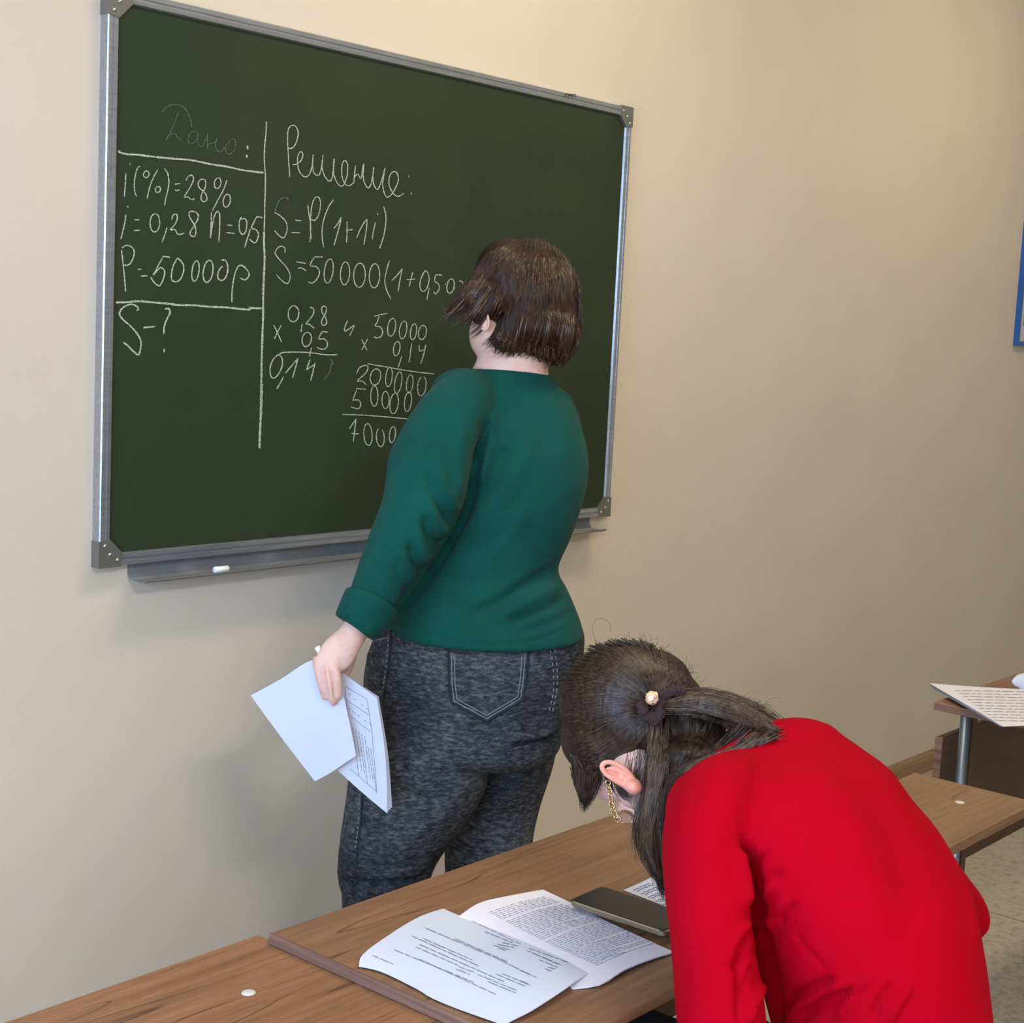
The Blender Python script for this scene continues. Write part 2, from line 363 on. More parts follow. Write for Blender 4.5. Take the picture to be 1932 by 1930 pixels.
def chalkmat(name, rgb, dens):
    m = bpy.data.materials.new(name); m.use_nodes = True; nt = m.node_tree; b = nt.nodes['Principled BSDF']; N = nt.nodes.new; L = nt.links.new
    b.inputs['Base Color'].default_value = (*s2l(rgb), 1); b.inputs['Roughness'].default_value = .95; b.inputs['Specular IOR Level'].default_value = .05
    tc = N('ShaderNodeTexCoord'); a = N('ShaderNodeTexNoise'); a.inputs['Scale'].default_value = 520; a.inputs['Detail'].default_value = 2; L(tc.outputs['Object'], a.inputs['Vector'])
    r = N('ShaderNodeMapRange'); r.inputs[1].default_value = dens-.09; r.inputs[2].default_value = dens+.12; r.inputs[3].default_value = .2; L(a.outputs['Fac'], r.inputs[0])
    L(r.outputs[0], b.inputs['Alpha']); return m
M_chalk = chalkmat('chalk_strokes', (200, 206, 190), .42)
M_chalkf = chalkmat('faint_chalk_strokes', (140, 150, 128), .52)

# ------------------------------------------------------------ the setting
def struct(name, V, F, m): return mesh_obj(name, V, F, m, None, smooth=False, kind='structure')
X0, X1, Y0, Y1, ZC = -3.4, 6.2, -6.6, 0.0, 3.05
def sbox(name, a, b, m): g = G(); g.box(a, b); V, F = g.data(); return struct(name, V, F, m)
sbox('floor', (X0-.15, Y0-.15, -.1), (X1+.15, Y1+.15, 0), M_floor)
sbox('ceiling', (X0-.15, Y0-.15, ZC), (X1+.15, Y1+.15, ZC+.1), M_ceil)
sbox('wall_front', (X0-.15, Y1, 0), (X1+.15, Y1+.15, ZC), M_wall)
sbox('wall_back', (X0-.15, Y0-.15, 0), (X1+.15, Y0, ZC), M_wall2)
sbox('wall_right', (X1, Y0, 0), (X1+.15, Y1, ZC), M_wall2)
# left wall with two window openings
g = G()
wins = [(-3.4, -.8), (-6.3, -4.1)]
g.box((X0-.15, Y0, 0), (X0, Y1, .9)); g.box((X0-.15, Y0, 2.4), (X0, Y1, ZC))
g.box((X0-.15, -.8, .9), (X0, Y1, 2.4)); g.box((X0-.15, -4.1, .9), (X0, -3.4, 2.4)); g.box((X0-.15, Y0, .9), (X0, -6.3, 2.4))
V, F = g.data(); struct('wall_left', V, F, M_wall2)
M_wf = mat('window_frame_white', (236, 236, 234), .4)
M_glass = bpy.data.materials.new('window_glass'); M_glass.use_nodes = True
_b = M_glass.node_tree.nodes['Principled BSDF']; _b.inputs['Transmission Weight'].default_value = 1; _b.inputs['Roughness'].default_value = 0; _b.inputs['IOR'].default_value = 1.02
for k, (a, b) in enumerate(wins):
    g = G(); x = X0-.1
    for yy in (a, (a+b)/2-.03, b-.06): g.box((x, yy, .9), (x+.06, yy+.06, 2.4))
    g.box((x, a, .9), (x+.06, b, .96)); g.box((x, a, 2.34), (x+.06, b, 2.4))
    V, F = g.data(); wf = struct(f'window_{k+1}', V, F, M_wf)
    for (ya, yb) in ((a+.06, (a+b)/2-.03), ((a+b)/2+.03, b-.06)):
        gg = G(); gg.box((x+.026, ya, .96), (x+.034, yb, 2.34)); gg.obj('pane', M_glass, wf, smooth=False)
# baseboard along the front wall
g = G(); secs = []
prof = [(0, 0), (-.016, 0), (-.016, .045), (-.012, .06), (-.007, .068), (0, .07)]
V = []; F = []
for x in (X0, X1):
    for (yy, zz) in prof: V.append((x, yy, zz))
n = len(prof); F = [(i, (i+1) % n, n+(i+1) % n, n+i) for i in range(n)]+[tuple(range(n)), tuple(range(2*n-1, n-1, -1))]
struct('baseboard_front', V, F, M_base)
# linoleum seam strips (welded joints between the sheets)
M_weld = mat('linoleum_weld', (128, 118, 104), .6)
fl = bpy.data.objects['floor']
for xs in (2.34, .5, 4.2):
    g = G(); g.box((xs, Y0, 0), (xs+.004, Y1-.02, .0006)); o = g.obj('weld_seam', M_weld, fl, smooth=False)
# added ceiling lamp bodies, out of view, matching the added area lights
for k, (x, y) in enumerate(((.9, -.95), (3.2, -.95), (-1.3, -3.5))):
    e = empty('added_lamp_panel', (x, y, 3.03), ('added warm lamp panel, out of view above the chalkboard', 'added warm lamp panel, out of view above the right desk', 'added fill lamp panel, out of view at the back of the room')[k], 'lamp')
    g = G(); g.box((x-.62, y-.17, 3.03), (x+.62, y+.17, 3.05)); g.obj('housing', M_wf, e, smooth=False)
    g = G(); g.box((x-.6, y-.15, 3.026), (x+.6, y+.15, 3.03)); g.obj('diffuser', M_lamp, e, smooth=False)

# ------------------------------------------------------------ chalkboard
ZB, BW, BH, BT = 1.047, 1.5, 1.0, .022
bo = empty('chalkboard', (BW/2, 0, ZB), 'green chalkboard with chalk sums in an aluminium frame on the cream wall', 'chalkboard')
g = G(); g.box((.012, -.016, ZB+.012), (BW-.012, -.001, ZB+BH-.012)); g.obj('writing_surface', M_board, bo, smooth=False)
def rail(a, b, inward):     # extruded ribbed aluminium profile between two corners
    a = np.array(a, float); b = np.array(b, float); inn = np.array(inward, float)
    # (distance inward, depth from the wall)
    pr = [(0, 0), (0, .020), (.002, .022), (.009, .022), (.010, .0195), (.0125, .0195), (.0135, .022), (.021, .0215), (.023, .0165), (.023, 0)]
    V = [p+inn*i+np.array([0, -d-.0005, 0]) for p in (a, b) for i, d in pr]
    n = len(pr); F = [(i, (i+1) % n, n+(i+1) % n, n+i) for i in range(n)]+[tuple(range(n)), tuple(range(2*n-1, n-1, -1))]
    g = G(); g.add(V, F); return g.obj('frame_rail', M_alu, bo, smooth=False)
rail((0, 0, ZB), (0, 0, ZB+BH), (1, 0, 0)); rail((BW, 0, ZB), (BW, 0, ZB+BH), (-1, 0, 0))
rail((0, 0, ZB+BH), (BW, 0, ZB+BH), (0, 0, -1)); rail((0, 0, ZB), (BW, 0, ZB), (0, 0, 1))
def bracket(cx, cz, sx, sz):
    pts = [(0, 0), (.048, 0), (.048, .021), (.021, .048), (0, .048)]
    pts = [(-.0015, -.0015), (.046, -.0015), (.049, .022), (.022, .049), (-.0015, .046)]
    V = []
    for d in (-.0005, -.0235):
        for (a, b) in pts: V.append((cx+sx*a, d, cz+sz*b))
    n = 5; F = [(i, (i+1) % n, n+(i+1) % n, n+i) for i in range(n)]+[tuple(range(n)), tuple(range(2*n-1, n-1, -1))]
    g = G(); g.add(V, F); br = g.obj('corner_bracket', M_brk, bo, smooth=False)
    for (a, b) in ((.011, .038), (.022, .022), (.038, .011)):
        g = G(); c = np.array([cx+sx*a, -.0235, cz+sz*b]); g.ell(c, (.0036, 0, 0), (0, 0, .0036), (0, -.0022, 0), 12, 8)
        g.box(c+np.array([-.0028, -.0026, -.0005]), c+np.array([.0028, -.0020, .0005])); g.obj('screw', M_screw, br)
for cx, sx in ((0, 1), (BW, -1)):
    for cz, sz in ((ZB, 1), (ZB+BH, -1)): bracket(cx, cz, sx, sz)
# tray: back strip, sloping shelf, turned-up lip
pr = [(-.001, 0), (-.001, -.020), (-.006, -.028), (-.016, -.031), (-.052, -.031), (-.057, -.028), (-.057, -.0255), (-.0558, -.0255), (-.051, -.0295), (-.017, -.0295), (-.0075, -.0268), (-.0025, -.019), (-.0025, 0)]
V = [(x, y, ZB+z) for x in (.075, 1.445) for y, z in pr]; n = len(pr)
F = [(i, (i+1) % n, n+(i+1) % n, n+i) for i in range(n)]+[tuple(range(n)), tuple(range(2*n-1, n-1, -1))]
mesh_obj('chalk_tray', V, F, M_tray, bo, smooth=False)
# small pen scribble on the top rail
bdV, bdF = [], []
g0 = G(); g0.box((0, -.0232, ZB-.03), (BW, -.0225, ZB+BH+.01)); bv_rail = bvh_of(*g0.data())
g = G()
for st in ([(1066, 183), (1069, 176), (1072, 178)], [(1071, 183), (1075, 177), (1077, 182)], [(1076, 182), (1080, 177), (1081, 184)], [(1081, 179), (1085, 178), (1086, 184)]):
    ribbon(g, bv_rail, st, 1.5, .0003, 2)
g.obj('pen_scribble', mat('black_marker', (40, 40, 42), .7), bo, smooth=False)

# chalk writing, traced stroke by stroke
g0 = G(); g0.box((-.1, -.0165, ZB-.1), (BW+.1, -.0160, ZB+BH+.1)); bv_bd = bvh_of(*g0.data())
def Z(ox, oy, k, pts): return [(ox+x*k, oy+y*k) for x, y in pts]
def ring(cx, cy, rx, ry, tilt=.12, a0=-2.0, sweep=6.4, n=16):
    return [(cx+rx*math.cos(a0+sweep*i/n)-tilt*ry*math.sin(a0+sweep*i/n), cy+ry*math.sin(a0+sweep*i/n)) for i in range(n+1)]
def dot(x, y, r=9): return [(x-r*.3, y-r), (x+r*.3, y), (x, y+r)]
A1 = (180, 180, 340/1930); A2 = (180, 440, 340/1930); A3 = (480, 200, 440/1930); A4 = (480, 550, 420/1930)
W_ = []   # (set, zoom frame, strokes, width px)
W_.append(('f', A1, [[(712,190),(740,140),(790,108),(850,97),(910,108),(960,145),(1000,210),(1020,280),(1028,340)],
 [(890,175),(870,230),(840,310),(810,380),(780,430),(750,480),(780,445),(820,412),(850,410),(870,440),(900,470),(935,475)],
 [(1085,385),(1040,390),(1005,420),(990,470),(1000,510),(1030,520),(1070,490),(1095,440),(1095,390),(1090,450),(1095,510),(1120,545),(1150,530),(1180,470),(1205,410)],
 [(1205,410),(1200,470),(1200,580)], [(1200,540),(1225,515),(1255,515),(1290,490),(1300,460)], [(1300,455),(1285,520),(1290,570),(1320,605),(1350,600)],
 [(1350,600),(1380,560),(1420,510),(1450,475),(1485,470),(1500,510),(1495,570),(1460,615),(1425,630),(1395,610),(1390,560)]], 1.3))
W_.append(('b', A1, [dot(1625, 560, 20), dot(1617, 652, 14)], 4))
W_.append(('b', A1, [[(235,605),(262,594)], [(240,605),(330,628),(450,635),(560,650),(700,665),(860,680),(1000,690),(1100,708),(1250,740),(1400,762),(1550,795),(1680,815),(1800,828)]], 3.4))
W_.append(('b', A1, [[(1830,280),(1825,400),(1810,560),(1808,700),(1818,850),(1818,1000),(1812,1150),(1810,1300),(1805,1450)]], 2.2))
W_.append(('b', A2, [[(1805,-25),(1803,100),(1808,200),(1810,300),(1800,500),(1795,700),(1795,850),(1790,1000),(1780,1300),(1775,1600),(1768,1930)]], 3.6))
W_.append(('b', A4, [[(62,800),(57,1000),(50,1150),(45,1250),(42,1360)]], 4.2))
W_.append(('b', A1, [dot(367,738,10), [(325,830),(318,950),(308,1085)], [(480,762),(450,775),(425,860),(415,950),(422,1040),(440,1080)],
 ring(543,845,30,36), [(668,790),(620,880),(580,980),(552,1105)], ring(667,1007,28,32), [(735,782),(770,830),(785,920),(775,1010),(755,1090),(738,1178)],
 [(848,952),(905,942)], [(848,1010),(870,1022),(900,1010)],
 [(968,915),(990,870),(1030,855),(1050,890),(1030,950),(990,1020),(950,1090),(985,1085),(1010,1105),(1035,1118),(1060,1102)],
 [(1100,970),(1100,930),(1130,900),(1170,905),(1180,950),(1165,1010),(1135,1060),(1130,1110),(1155,1138),(1190,1120),(1190,1080),(1160,1030),(1120,1000),(1098,960)],
 ring(1307,940,35,58), [(1408,905),(1370,1010),(1310,1120),(1250,1235)], ring(1405,1127,38,70)], 2.1))
W_.append(('b', A1, [[(330,1188),(345,1195),(360,1190)], [(325,1275),(310,1380),(270,1540)], [(415,1330),(470,1335)], [(412,1448),(475,1445)],
 ring(635,1365,52,98,.02), [(765,1415),(745,1480),(712,1572)], [(815,1330),(830,1285),(865,1270),(875,1320),(850,1380),(800,1440),(850,1435),(870,1475),(900,1490),(950,1472)],
 [(1000,1270),(1010,1310),(1060,1390),(1075,1460),(1060,1510),(1020,1500),(1015,1460),(1060,1390),(1100,1310),(1085,1260),(1030,1240),(995,1260)],
 [(1240,1250),(1238,1350),(1230,1530)], [(1232,1520),(1245,1420),(1270,1300),(1300,1245),(1325,1260),(1330,1380),(1320,1570)],
 [(1405,1388),(1465,1392)], [(1400,1470),(1490,1478)], [(1565,1300),(1540,1350),(1540,1440),(1575,1490),(1610,1450),(1620,1360),(1600,1320),(1560,1325)],
 [(1660,1430),(1630,1520),(1595,1630)], [(1790,1310),(1740,1300),(1720,1310),(1690,1370),(1670,1420),(1720,1440),(1745,1490),(1730,1550),(1700,1578),(1650,1540)]], 2.2))
W_.append(('b', A2, [[(280,160),(330,130),(390,150),(415,200),(400,270),(370,325),(330,345),(300,335)], [(278,180),(290,290),(305,430),(322,625)],
 [(448,385),(492,388)], [(487,458),(555,457)], [(715,248),(760,252),(800,260)], [(715,265),(690,310),(650,390),(615,450),(670,390),(705,368),(740,410),(725,490),(685,562),(630,530),(590,470)],
 [(880,262),(930,320),(945,380),(930,450),(895,505),(850,520),(815,495),(815,420),(840,330),(880,262)], ring(1070,405,38,110), ring(1205,408,52,118),
 [(1350,290),(1390,290),(1415,350),(1410,430),(1380,490),(1340,505),(1308,470),(1320,400),(1360,350)],
 [(1460,740),(1462,620),(1478,500),(1500,410),(1540,345),(1590,360),(1640,420),(1640,460),(1600,500),(1548,478)]], 2.4))
W_.append(('b', A2, [[(215,742),(350,738),(460,728),(600,740),(780,755),(900,770),(1050,772),(1200,785),(1400,795),(1560,812),(1660,820)], [(1640,800),(1790,806)]], 3.6))
W_.append(('b', A2, [[(440,828),(460,805),(420,770),(370,762),(310,785),(265,830),(260,880),(310,940),(380,1000),(440,1070),(480,1140),(485,1210),(460,1300),(400,1260),(340,1200),(295,1170)],
 [(510,1012),(575,1005),(640,998)], [(740,815),(775,805),(798,840),(785,880),(750,950),(735,1010),(730,1080)], dot(730,1257,20)], 3.0))
W_.append(('b', A3, [[(292,588),(285,500),(278,380),(272,280),(278,200),(300,165),(335,165),(360,210),(355,270),(330,330),(300,352),(275,345)],
 [(312,485),(350,480),(385,450),(400,405),(385,378),(362,400),(355,470),(370,540),(410,585),(450,570),(475,500),(485,400),(480,480),(490,550),(525,575),(550,530),(568,400),(558,500),(580,580),(620,622),(645,580),(660,435)],
 [(655,435),(655,560),(690,645),(730,660),(765,580),(770,490),(750,452),(725,480),(722,570),(745,640),(780,660),(820,635)], [(820,640),(835,490)],
 [(830,585),(855,562),(880,600),(900,480)], [(905,478),(900,600),(935,678),(965,640),(988,505)], [(985,505),(980,620),(1010,690),(1040,650),(1080,510)],
 [(1080,515),(1060,650),(1085,745),(1120,745),(1160,690),(1190,610),(1175,550),(1140,548),(1115,590),(1115,660),(1150,725),(1190,748),(1235,722)], dot(1275,582,9), dot(1295,725,9)], 1.9))
W_.append(('f', A3, [[(275,790),(270,760),(220,765),(185,820),(165,880)]], 1.6))
W_.append(('b', A3, [[(165,880),(220,915),(260,960),(270,1010),(260,1060),(238,1092),(200,1070),(165,1030)], [(335,945),(390,950)], [(302,1048),(375,1050)],
 [(440,818),(450,900),(465,1000),(457,1130)], [(468,1100),(462,1010),(465,900),(480,800),(510,752),(540,770),(545,830),(530,900),(500,945),(470,940)],
 [(652,775),(610,840),(570,950),(558,1060),(572,1170)], [(655,1015),(690,970),(718,920)], [(718,920),(700,1000),(657,1155)], [(765,955),(765,1050),(760,1130)], [(755,1030),(812,1022)],
 [(845,1090),(880,1010),(928,938),(925,1020),(905,1148)], [(1000,962),(985,1030),(973,1102)], dot(1018,895,8), [(1068,830),(1088,920),(1078,1030),(1055,1120),(1033,1182)]], 1.9))
W_.append(('b', A3, [[(252,1215),(250,1175),(215,1160),(180,1190),(172,1225),(210,1275),(260,1330),(292,1390),(290,1440),(268,1470),(220,1440),(180,1395)],
 [(345,1290),(425,1302)], [(360,1345),(385,1340),(430,1365)], [(565,1250),(495,1248)], [(495,1250),(460,1318),(510,1330),(538,1370),(520,1425),(480,1465),(445,1455)],
 ring(613,1365,36,100), ring(748,1385,38,95,.05), ring(868,1400,48,100,.03), ring(992,1405,43,100,.04), [(1115,1280),(1090,1370),(1078,1450),(1095,1530),(1130,1600)],
 [(1135,1445),(1180,1400),(1222,1345)], [(1222,1345),(1205,1430),(1188,1535)], [(1310,1372),(1292,1440),(1280,1495)], [(1255,1437),(1332,1432)],
 [(1410,1362),(1380,1420),(1368,1490),(1390,1535),(1425,1510),(1445,1430),(1430,1375),(1405,1362)], [(1445,1505),(1425,1605)],
 [(1552,1400),(1500,1395)], [(1500,1395),(1490,1450),(1520,1470),(1528,1510),(1500,1555),(1480,1535)], dot(1578,1475,6), ring(1622,1490,30,60), [(1690,1450),(1715,1450),(1725,1470)]], 1.9))
W_.append(('b', A4, [ring(337,193,46,70,.03), [(412,280),(402,350)], [(478,145),(500,140),(515,170),(495,220),(445,280),(475,285),(520,322)],
 [(625,140),(600,125),(580,150),(590,190),(615,225),(625,270),(600,295),(580,275),(590,235),(615,190),(625,145)], [(165,290),(195,350),(235,438)], [(232,290),(200,350),(172,412)],
 ring(452,415,40,62), [(495,485),(475,565)], [(638,352),(585,348)], [(585,348),(555,410),(600,410),(632,440),(620,490),(580,500),(540,485)],
 [(215,548),(240,530),(350,525),(480,530),(620,548),(720,548)]], 2.0))
W_.append(('b', A4, [[(200,545),(235,570),(240,640),(210,710),(170,750),(140,730),(135,660),(160,590),(205,548)], [(250,738),(230,780),(192,845)], [(265,710),(320,645),(375,580)], [(375,580),(355,660),(328,750)],
 [(480,590),(450,680)], [(450,680),(520,630)], [(525,615),(505,700),(485,775)]], 2.2))
W_.append(('f', A4, [[(655,585),(680,610),(660,650),(650,700),(600,770)]], 1.8))
W_.append(('b', A4, [[(808,250),(782,310),(780,345),(810,330),(865,290)], [(865,295),(845,340),(822,385)], [(1035,215),(1090,200),(1155,190)],
 [(1078,215),(1065,260),(1045,300),(1085,305),(1110,340),(1100,385),(1065,402),(1032,390)], ring(1188,310,34,78), ring(1288,332,31,78), ring(1378,348,26,70), ring(1455,355,34,62),
 [(928,415),(975,510)], [(980,410),(928,508)], ring(1232,495,28,62), [(1275,560),(1245,660)], [(1362,448),(1340,615)], [(1425,460),(1430,520)], [(1430,520),(1480,500)], [(1485,460),(1462,560),(1440,625)],
 [(975,625),(1150,655),(1350,690),(1560,715)]], 1.8))
W_.append(('b', A4, [[(885,710),(910,660),(960,640),(985,660),(960,710),(890,775),(930,775),(970,810)], ring(1048,740,45,70), ring(1165,740,28,85,.1), ring(1245,790,30,95,.15), ring(1345,800,28,80,.1), ring(1450,820,36,85,.1,-1.3,5.6),
 [(880,840),(965,848)], [(885,850),(850,945)], [(850,945),(900,940),(920,975),(900,1015),(835,1000)], ring(1038,905,31,90,.0), ring(1135,940,31,75,.0), ring(1210,970,36,90,.1), ring(1330,955,30,85,.1)], 1.8))
W_.append(('b', A4, [[(762,1065),(1000,1075),(1340,1105)], [(820,1190),(880,1105)], [(880,1105),(855,1305)], [(835,1230),(905,1235)], ring(983,1240,36,95,-.05,-1.2), ring(1090,1265,34,80,-.05,-1.0,5.4), ring(1195,1240,26,70)], 1.9))
for kind, (ox, oy, k), strokes, wpx in W_:
    g = G()
    for st in strokes:
        pts = Z(ox, oy, k, st)
        ribbon(g, bv_bd, pts, wpx, .0005, 2.2, .22, sub=5)
    if g.n: g.obj('chalk_writing', M_chalk if kind == 'b' else M_chalkf, bo, smooth=False, label=('bright chalk strokes' if kind == 'b' else 'faint half-wiped chalk strokes'))
# chalk piece on the tray
def cyl_obj(name, a, b, r, m, parent=None, n=14, **k):
    g = G(); a = np.array(a, float); b = np.array(b, float); pts = [a+(b-a)*t for t in (0, .04, .5, .96, 1)]
    g.tube(pts, [r*.8, r, r*.97, r, r*.8], n); return g.obj(name, m, parent, **k)
ca = onplane(404, 1079, 1, -.042); cb = onplane(430, 1075, 1, -.042)
cyl_obj('chalk_piece', (ca[0], -.042, ZB-.0230), (cb[0], -.042, ZB-.0230), .0062, M_chalkpiece, label='short white chalk piece lying on the chalkboard tray', cat='chalk')

# ------------------------------------------------------------ poster stand at the right
po = empty('wall_poster', (4.35, 0, 1.53), 'blue framed information board cut off at the right edge', 'poster')
px0, px1, pz0, pz1 = 3.945, 4.75, 1.526, 2.35
M_bf = mat('blue_plastic_frame', (36, 92, 170), .4); M_navy = mat('navy_print', (44, 58, 104), .6); M_pw = mat('board_print_white', (206, 208, 212), .5)
g = G(); g.box((px0+.01, -.008, pz0+.01), (px1-.01, -.001, pz1-.01)); g.obj('printed_sheet', M_pw, po, smooth=False)
for a, b in (((px0, -.016, pz0), (px0+.02, 0, pz1)), ((px1-.02, -.016, pz0), (px1, 0, pz1)), ((px0+.02, -.016, pz0), (px1-.02, 0, pz0+.016)), ((px0+.02, -.016, pz1-.016), (px1-.02, 0, pz1))):
    g = G(); g.box(a, b); g.obj('frame_rail', M_bf, po, smooth=False)
g = G(); g.box((px0+.02, -.0086, 1.98), (px1-.02, -.0081, 2.3)); g.obj('header_band', M_navy, po, smooth=False)
g = G()
for a, b in (((px0+.06, -.0088, 1.60), (px0+.064, -.0081, 1.90)), ((px0+.06, -.0088, 1.60), (px0+.32, -.0081, 1.604)), ((px0+.06, -.0088, 1.896), (px0+.32, -.0081, 1.90)), ((px0+.316, -.0088, 1.60), (px0+.32, -.0081, 1.90))): g.box(a, b)
g.obj('pocket_outline', M_navy, po, smooth=False)

# ------------------------------------------------------------ desks
DZ = .745
def slab(x0, x1, y0, y1, z0, z1, r=.003):
    bm = bmesh.new(); bmesh.ops.create_cube(bm, size=1)
    for v in bm.verts: v.co = Vector(((x0+x1)/2+v.co.x*(x1-x0), (y0+y1)/2+v.co.y*(y1-y0), (z0+z1)/2+v.co.z*(z1-z0)))
    bmesh.ops.bevel(bm, geom=bm.edges[:], offset=r, segments=3, profile=.5, affect='EDGES')
    V = [tuple(v.co) for v in bm.verts]; F = [[v.index for v in f.verts] for f in bm.faces]; bm.free(); return V, F
def slab_obj(name, dims, m, parent, r=.002, **k):
    V, F = slab(*dims, r); return mesh_obj(name, V, F, m, parent, smooth=False, **k)
def leg_tube(parent, x, y, z1, m=M_metalleg, r=.0125):
    g = G(); g.tube([(x, y, 0.0), (x, y, .01), (x, y, z1)], r, 16); l = g.obj('leg', m, parent); return l
def cap_obj(parent, x, y, z, r=.0085):
    g = G(); g.ell((x, y, z), (r, 0, 0), (0, r*.95, 0), (0, 0, .0022), 20, 8); g.obj('screw_cap', M_cap, parent)
# left desk
d1 = empty('student_desk', (-.95, -1.14, 0), 'student desk at the lower left corner with one pale screw cap', 'desk')
slab_obj('tabletop', (-1.55, -.372, -1.36, -.915, DZ-.018, DZ), M_wood2, d1)
for x in (-1.45, -.46):
    for y in (-1.28, -1.0): leg_tube(d1, x, y, DZ-.018)
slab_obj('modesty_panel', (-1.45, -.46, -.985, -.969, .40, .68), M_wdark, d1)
c = onplane(469, 1873, 2, DZ); cap_obj(d1, c[0], c[1], DZ)
# main desk, its top a little higher, lapping the first
MZ = DZ+.014
d2 = empty('student_desk', (.1, -1.14, 0), 'student desk under the open printed booklet and the phone', 'desk')
tl = onplane(503, 1758, 2, MZ); tr = onplane(1150, 1540, 2, MZ); nb = onplane(1272, 1866, 2, MZ)
slab_obj('tabletop', (tl[0], .60, nb[1], (tl[1]+tr[1])/2, MZ-.0135, MZ), M_wood, d2, .0035)
xl = tl[0]; yf = (tl[1]+tr[1])/2; yn = nb[1]
slab_obj('edge_band', (xl-.0016, xl+.004, yn+.001, yf-.001, MZ-.0132, MZ+.0002), M_wedge, d2, .0015, label='lighter rounded edge strip')
for x in (xl+.05, .36):
    for y in (yn+.06, yf-.06): leg_tube(d2, x, y, MZ-.0135, M_metalleg)
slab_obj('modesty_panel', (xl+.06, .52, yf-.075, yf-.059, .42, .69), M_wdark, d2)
# narrow desk end to the right, behind the red sweater
d3 = empty('side_desk', (.8, -1.25, 0), 'narrow brown desk end sticking out right of the red sweater', 'desk')
r1 = onplane(1769, 1468, 2, DZ); r2 = onplane(1918, 1505, 2, DZ); rl = onplane(1720, 1465, 2, DZ)
slab_obj('tabletop', (.607, .966, -1.365, -1.139, DZ-.017, DZ), M_wood3, d3)
slab_obj('side_panel', (.640, .656, -1.355, -1.17, 0, DZ-.017), M_wood3, d3)
slab_obj('side_panel', (.612, .628, -1.355, -1.17, 0, DZ-.017), M_wood3, d3)
c = onplane(1811, 1514, 2, DZ); cap_obj(d3, c[0], c[1], DZ, .0085)
# right desk
d4 = empty('student_desk', (2.1, -1.14, 0), 'student desk at the right edge with metal legs and a dark modesty panel', 'desk')
cL = onplane(1765, 1325, 2, DZ)
slab_obj('tabletop', (1.515, 2.72, -1.365, -.915, DZ-.018, DZ), M_wood3, d4)
slab_obj('edge_band', (1.5125, 1.5165, -1.364, -.916, DZ-.0175, DZ-.0005), M_wedge, d4, .0012, label='lighter end edge strip')
lp = onplane(1823, 1350, 2, DZ-.018)
for x in (lp[0], 2.66):
    leg_tube(d4, x, lp[1], DZ-.018, r=.0115)
    g = G(); g.box((x+.012, lp[1]-.012, .30), (x+.034, lp[1]+.012, DZ-.018)); g.obj('leg_bracket', M_wdark, d4, smooth=False)
    g = G(); g.box((x-.02, -1.34, 0), (x+.02, -.93, .03)); g.obj('foot_rail', M_metalleg, d4, smooth=False)
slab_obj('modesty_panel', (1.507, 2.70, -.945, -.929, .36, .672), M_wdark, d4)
slab_obj('edge_band', (1.504, 1.508, -.9452, -.9288, .3602, .6718), M_wedge, d4, .001, label='lighter end strip of the panel')

# ------------------------------------------------------------ papers
def patch(corners, nu=14, nv=14, bulge=None):
    """bilinear sheet over 4 corners (world), with optional normal offset f(s,t)"""
    c = [np.asarray(k, float) for k in corners]; V = []
    n = unit(np.cross(c[1]-c[0], c[3]-c[0]))
    for j in range(nv+1):
        for i in range(nu+1):
            s, t = i/nu, j/nv; p = c[0]*(1-s)*(1-t)+c[1]*s*(1-t)+c[2]*s*t+c[3]*(1-s)*t
            if bulge: p = p+n*bulge(s, t)
            V.append(p)
    F = [(j*(nu+1)+i, j*(nu+1)+i+1, (j+1)*(nu+1)+i+1, (j+1)*(nu+1)+i) for j in range(nv) for i in range(nu)]
    return np.array(V), F
def thick(V, F, th, nrm):
    V = np.asarray(V); n = len(V); nrm = np.asarray(nrm, float)
    V2 = np.vstack([V, V-nrm*th, V, V-nrm*th]); ed = {}
    for f in F:
        for a, b in zip(f, list(f[1:])+[f[0]]): ed[(a, b)] = ed.get((a, b), 0)+1
    FF = [list(f) for f in F]+[[k+n for k in reversed(f)] for f in F]
    for (a, b) in ed:
        if (b, a) not in ed: FF.append([b+2*n, a+2*n, a+3*n, b+3*n])
    return V2, FF
def outline_sheet(rows, zf):
    """sheet on a desk: rows = list of pixel polylines (same order), zf(s,t) = height above the desk"""
    n = 22; R = [resample(cr(r, 6), n) for r in rows]; R = np.array(R)  # m x n x 2
    m = 14; idx = np.linspace(0, len(rows)-1, m); V = []
    Rs = smooth_rows(R.reshape(len(rows), -1), 8); Rs = resample(Rs, m).reshape(m, n, 2) if len(rows) > 2 else np.array([R[0]*(1-t)+R[1]*t for t in np.linspace(0, 1, m)])
    for j in range(m):
        for i in range(n):
            V.append(onplane(Rs[j, i, 0], Rs[j, i, 1], 2, MZ+zf(i/(n-1), j/(m-1))))
    F = [(j*n+i, j*n+i+1, (j+1)*n+i+1, (j+1)*n+i) for j in range(m-1) for i in range(n-1)]
    return np.array(V), F
bk = empty('open_booklet', tuple(onplane(960, 1790, 2, MZ)), 'open printed booklet lying on the desk beside the phone', 'booklet')
def zl(s, t): return .0045+.006*math.sin(math.pi*t)*1.0+.004*(1-s)*math.sin(math.pi*min(1, t*1.4))
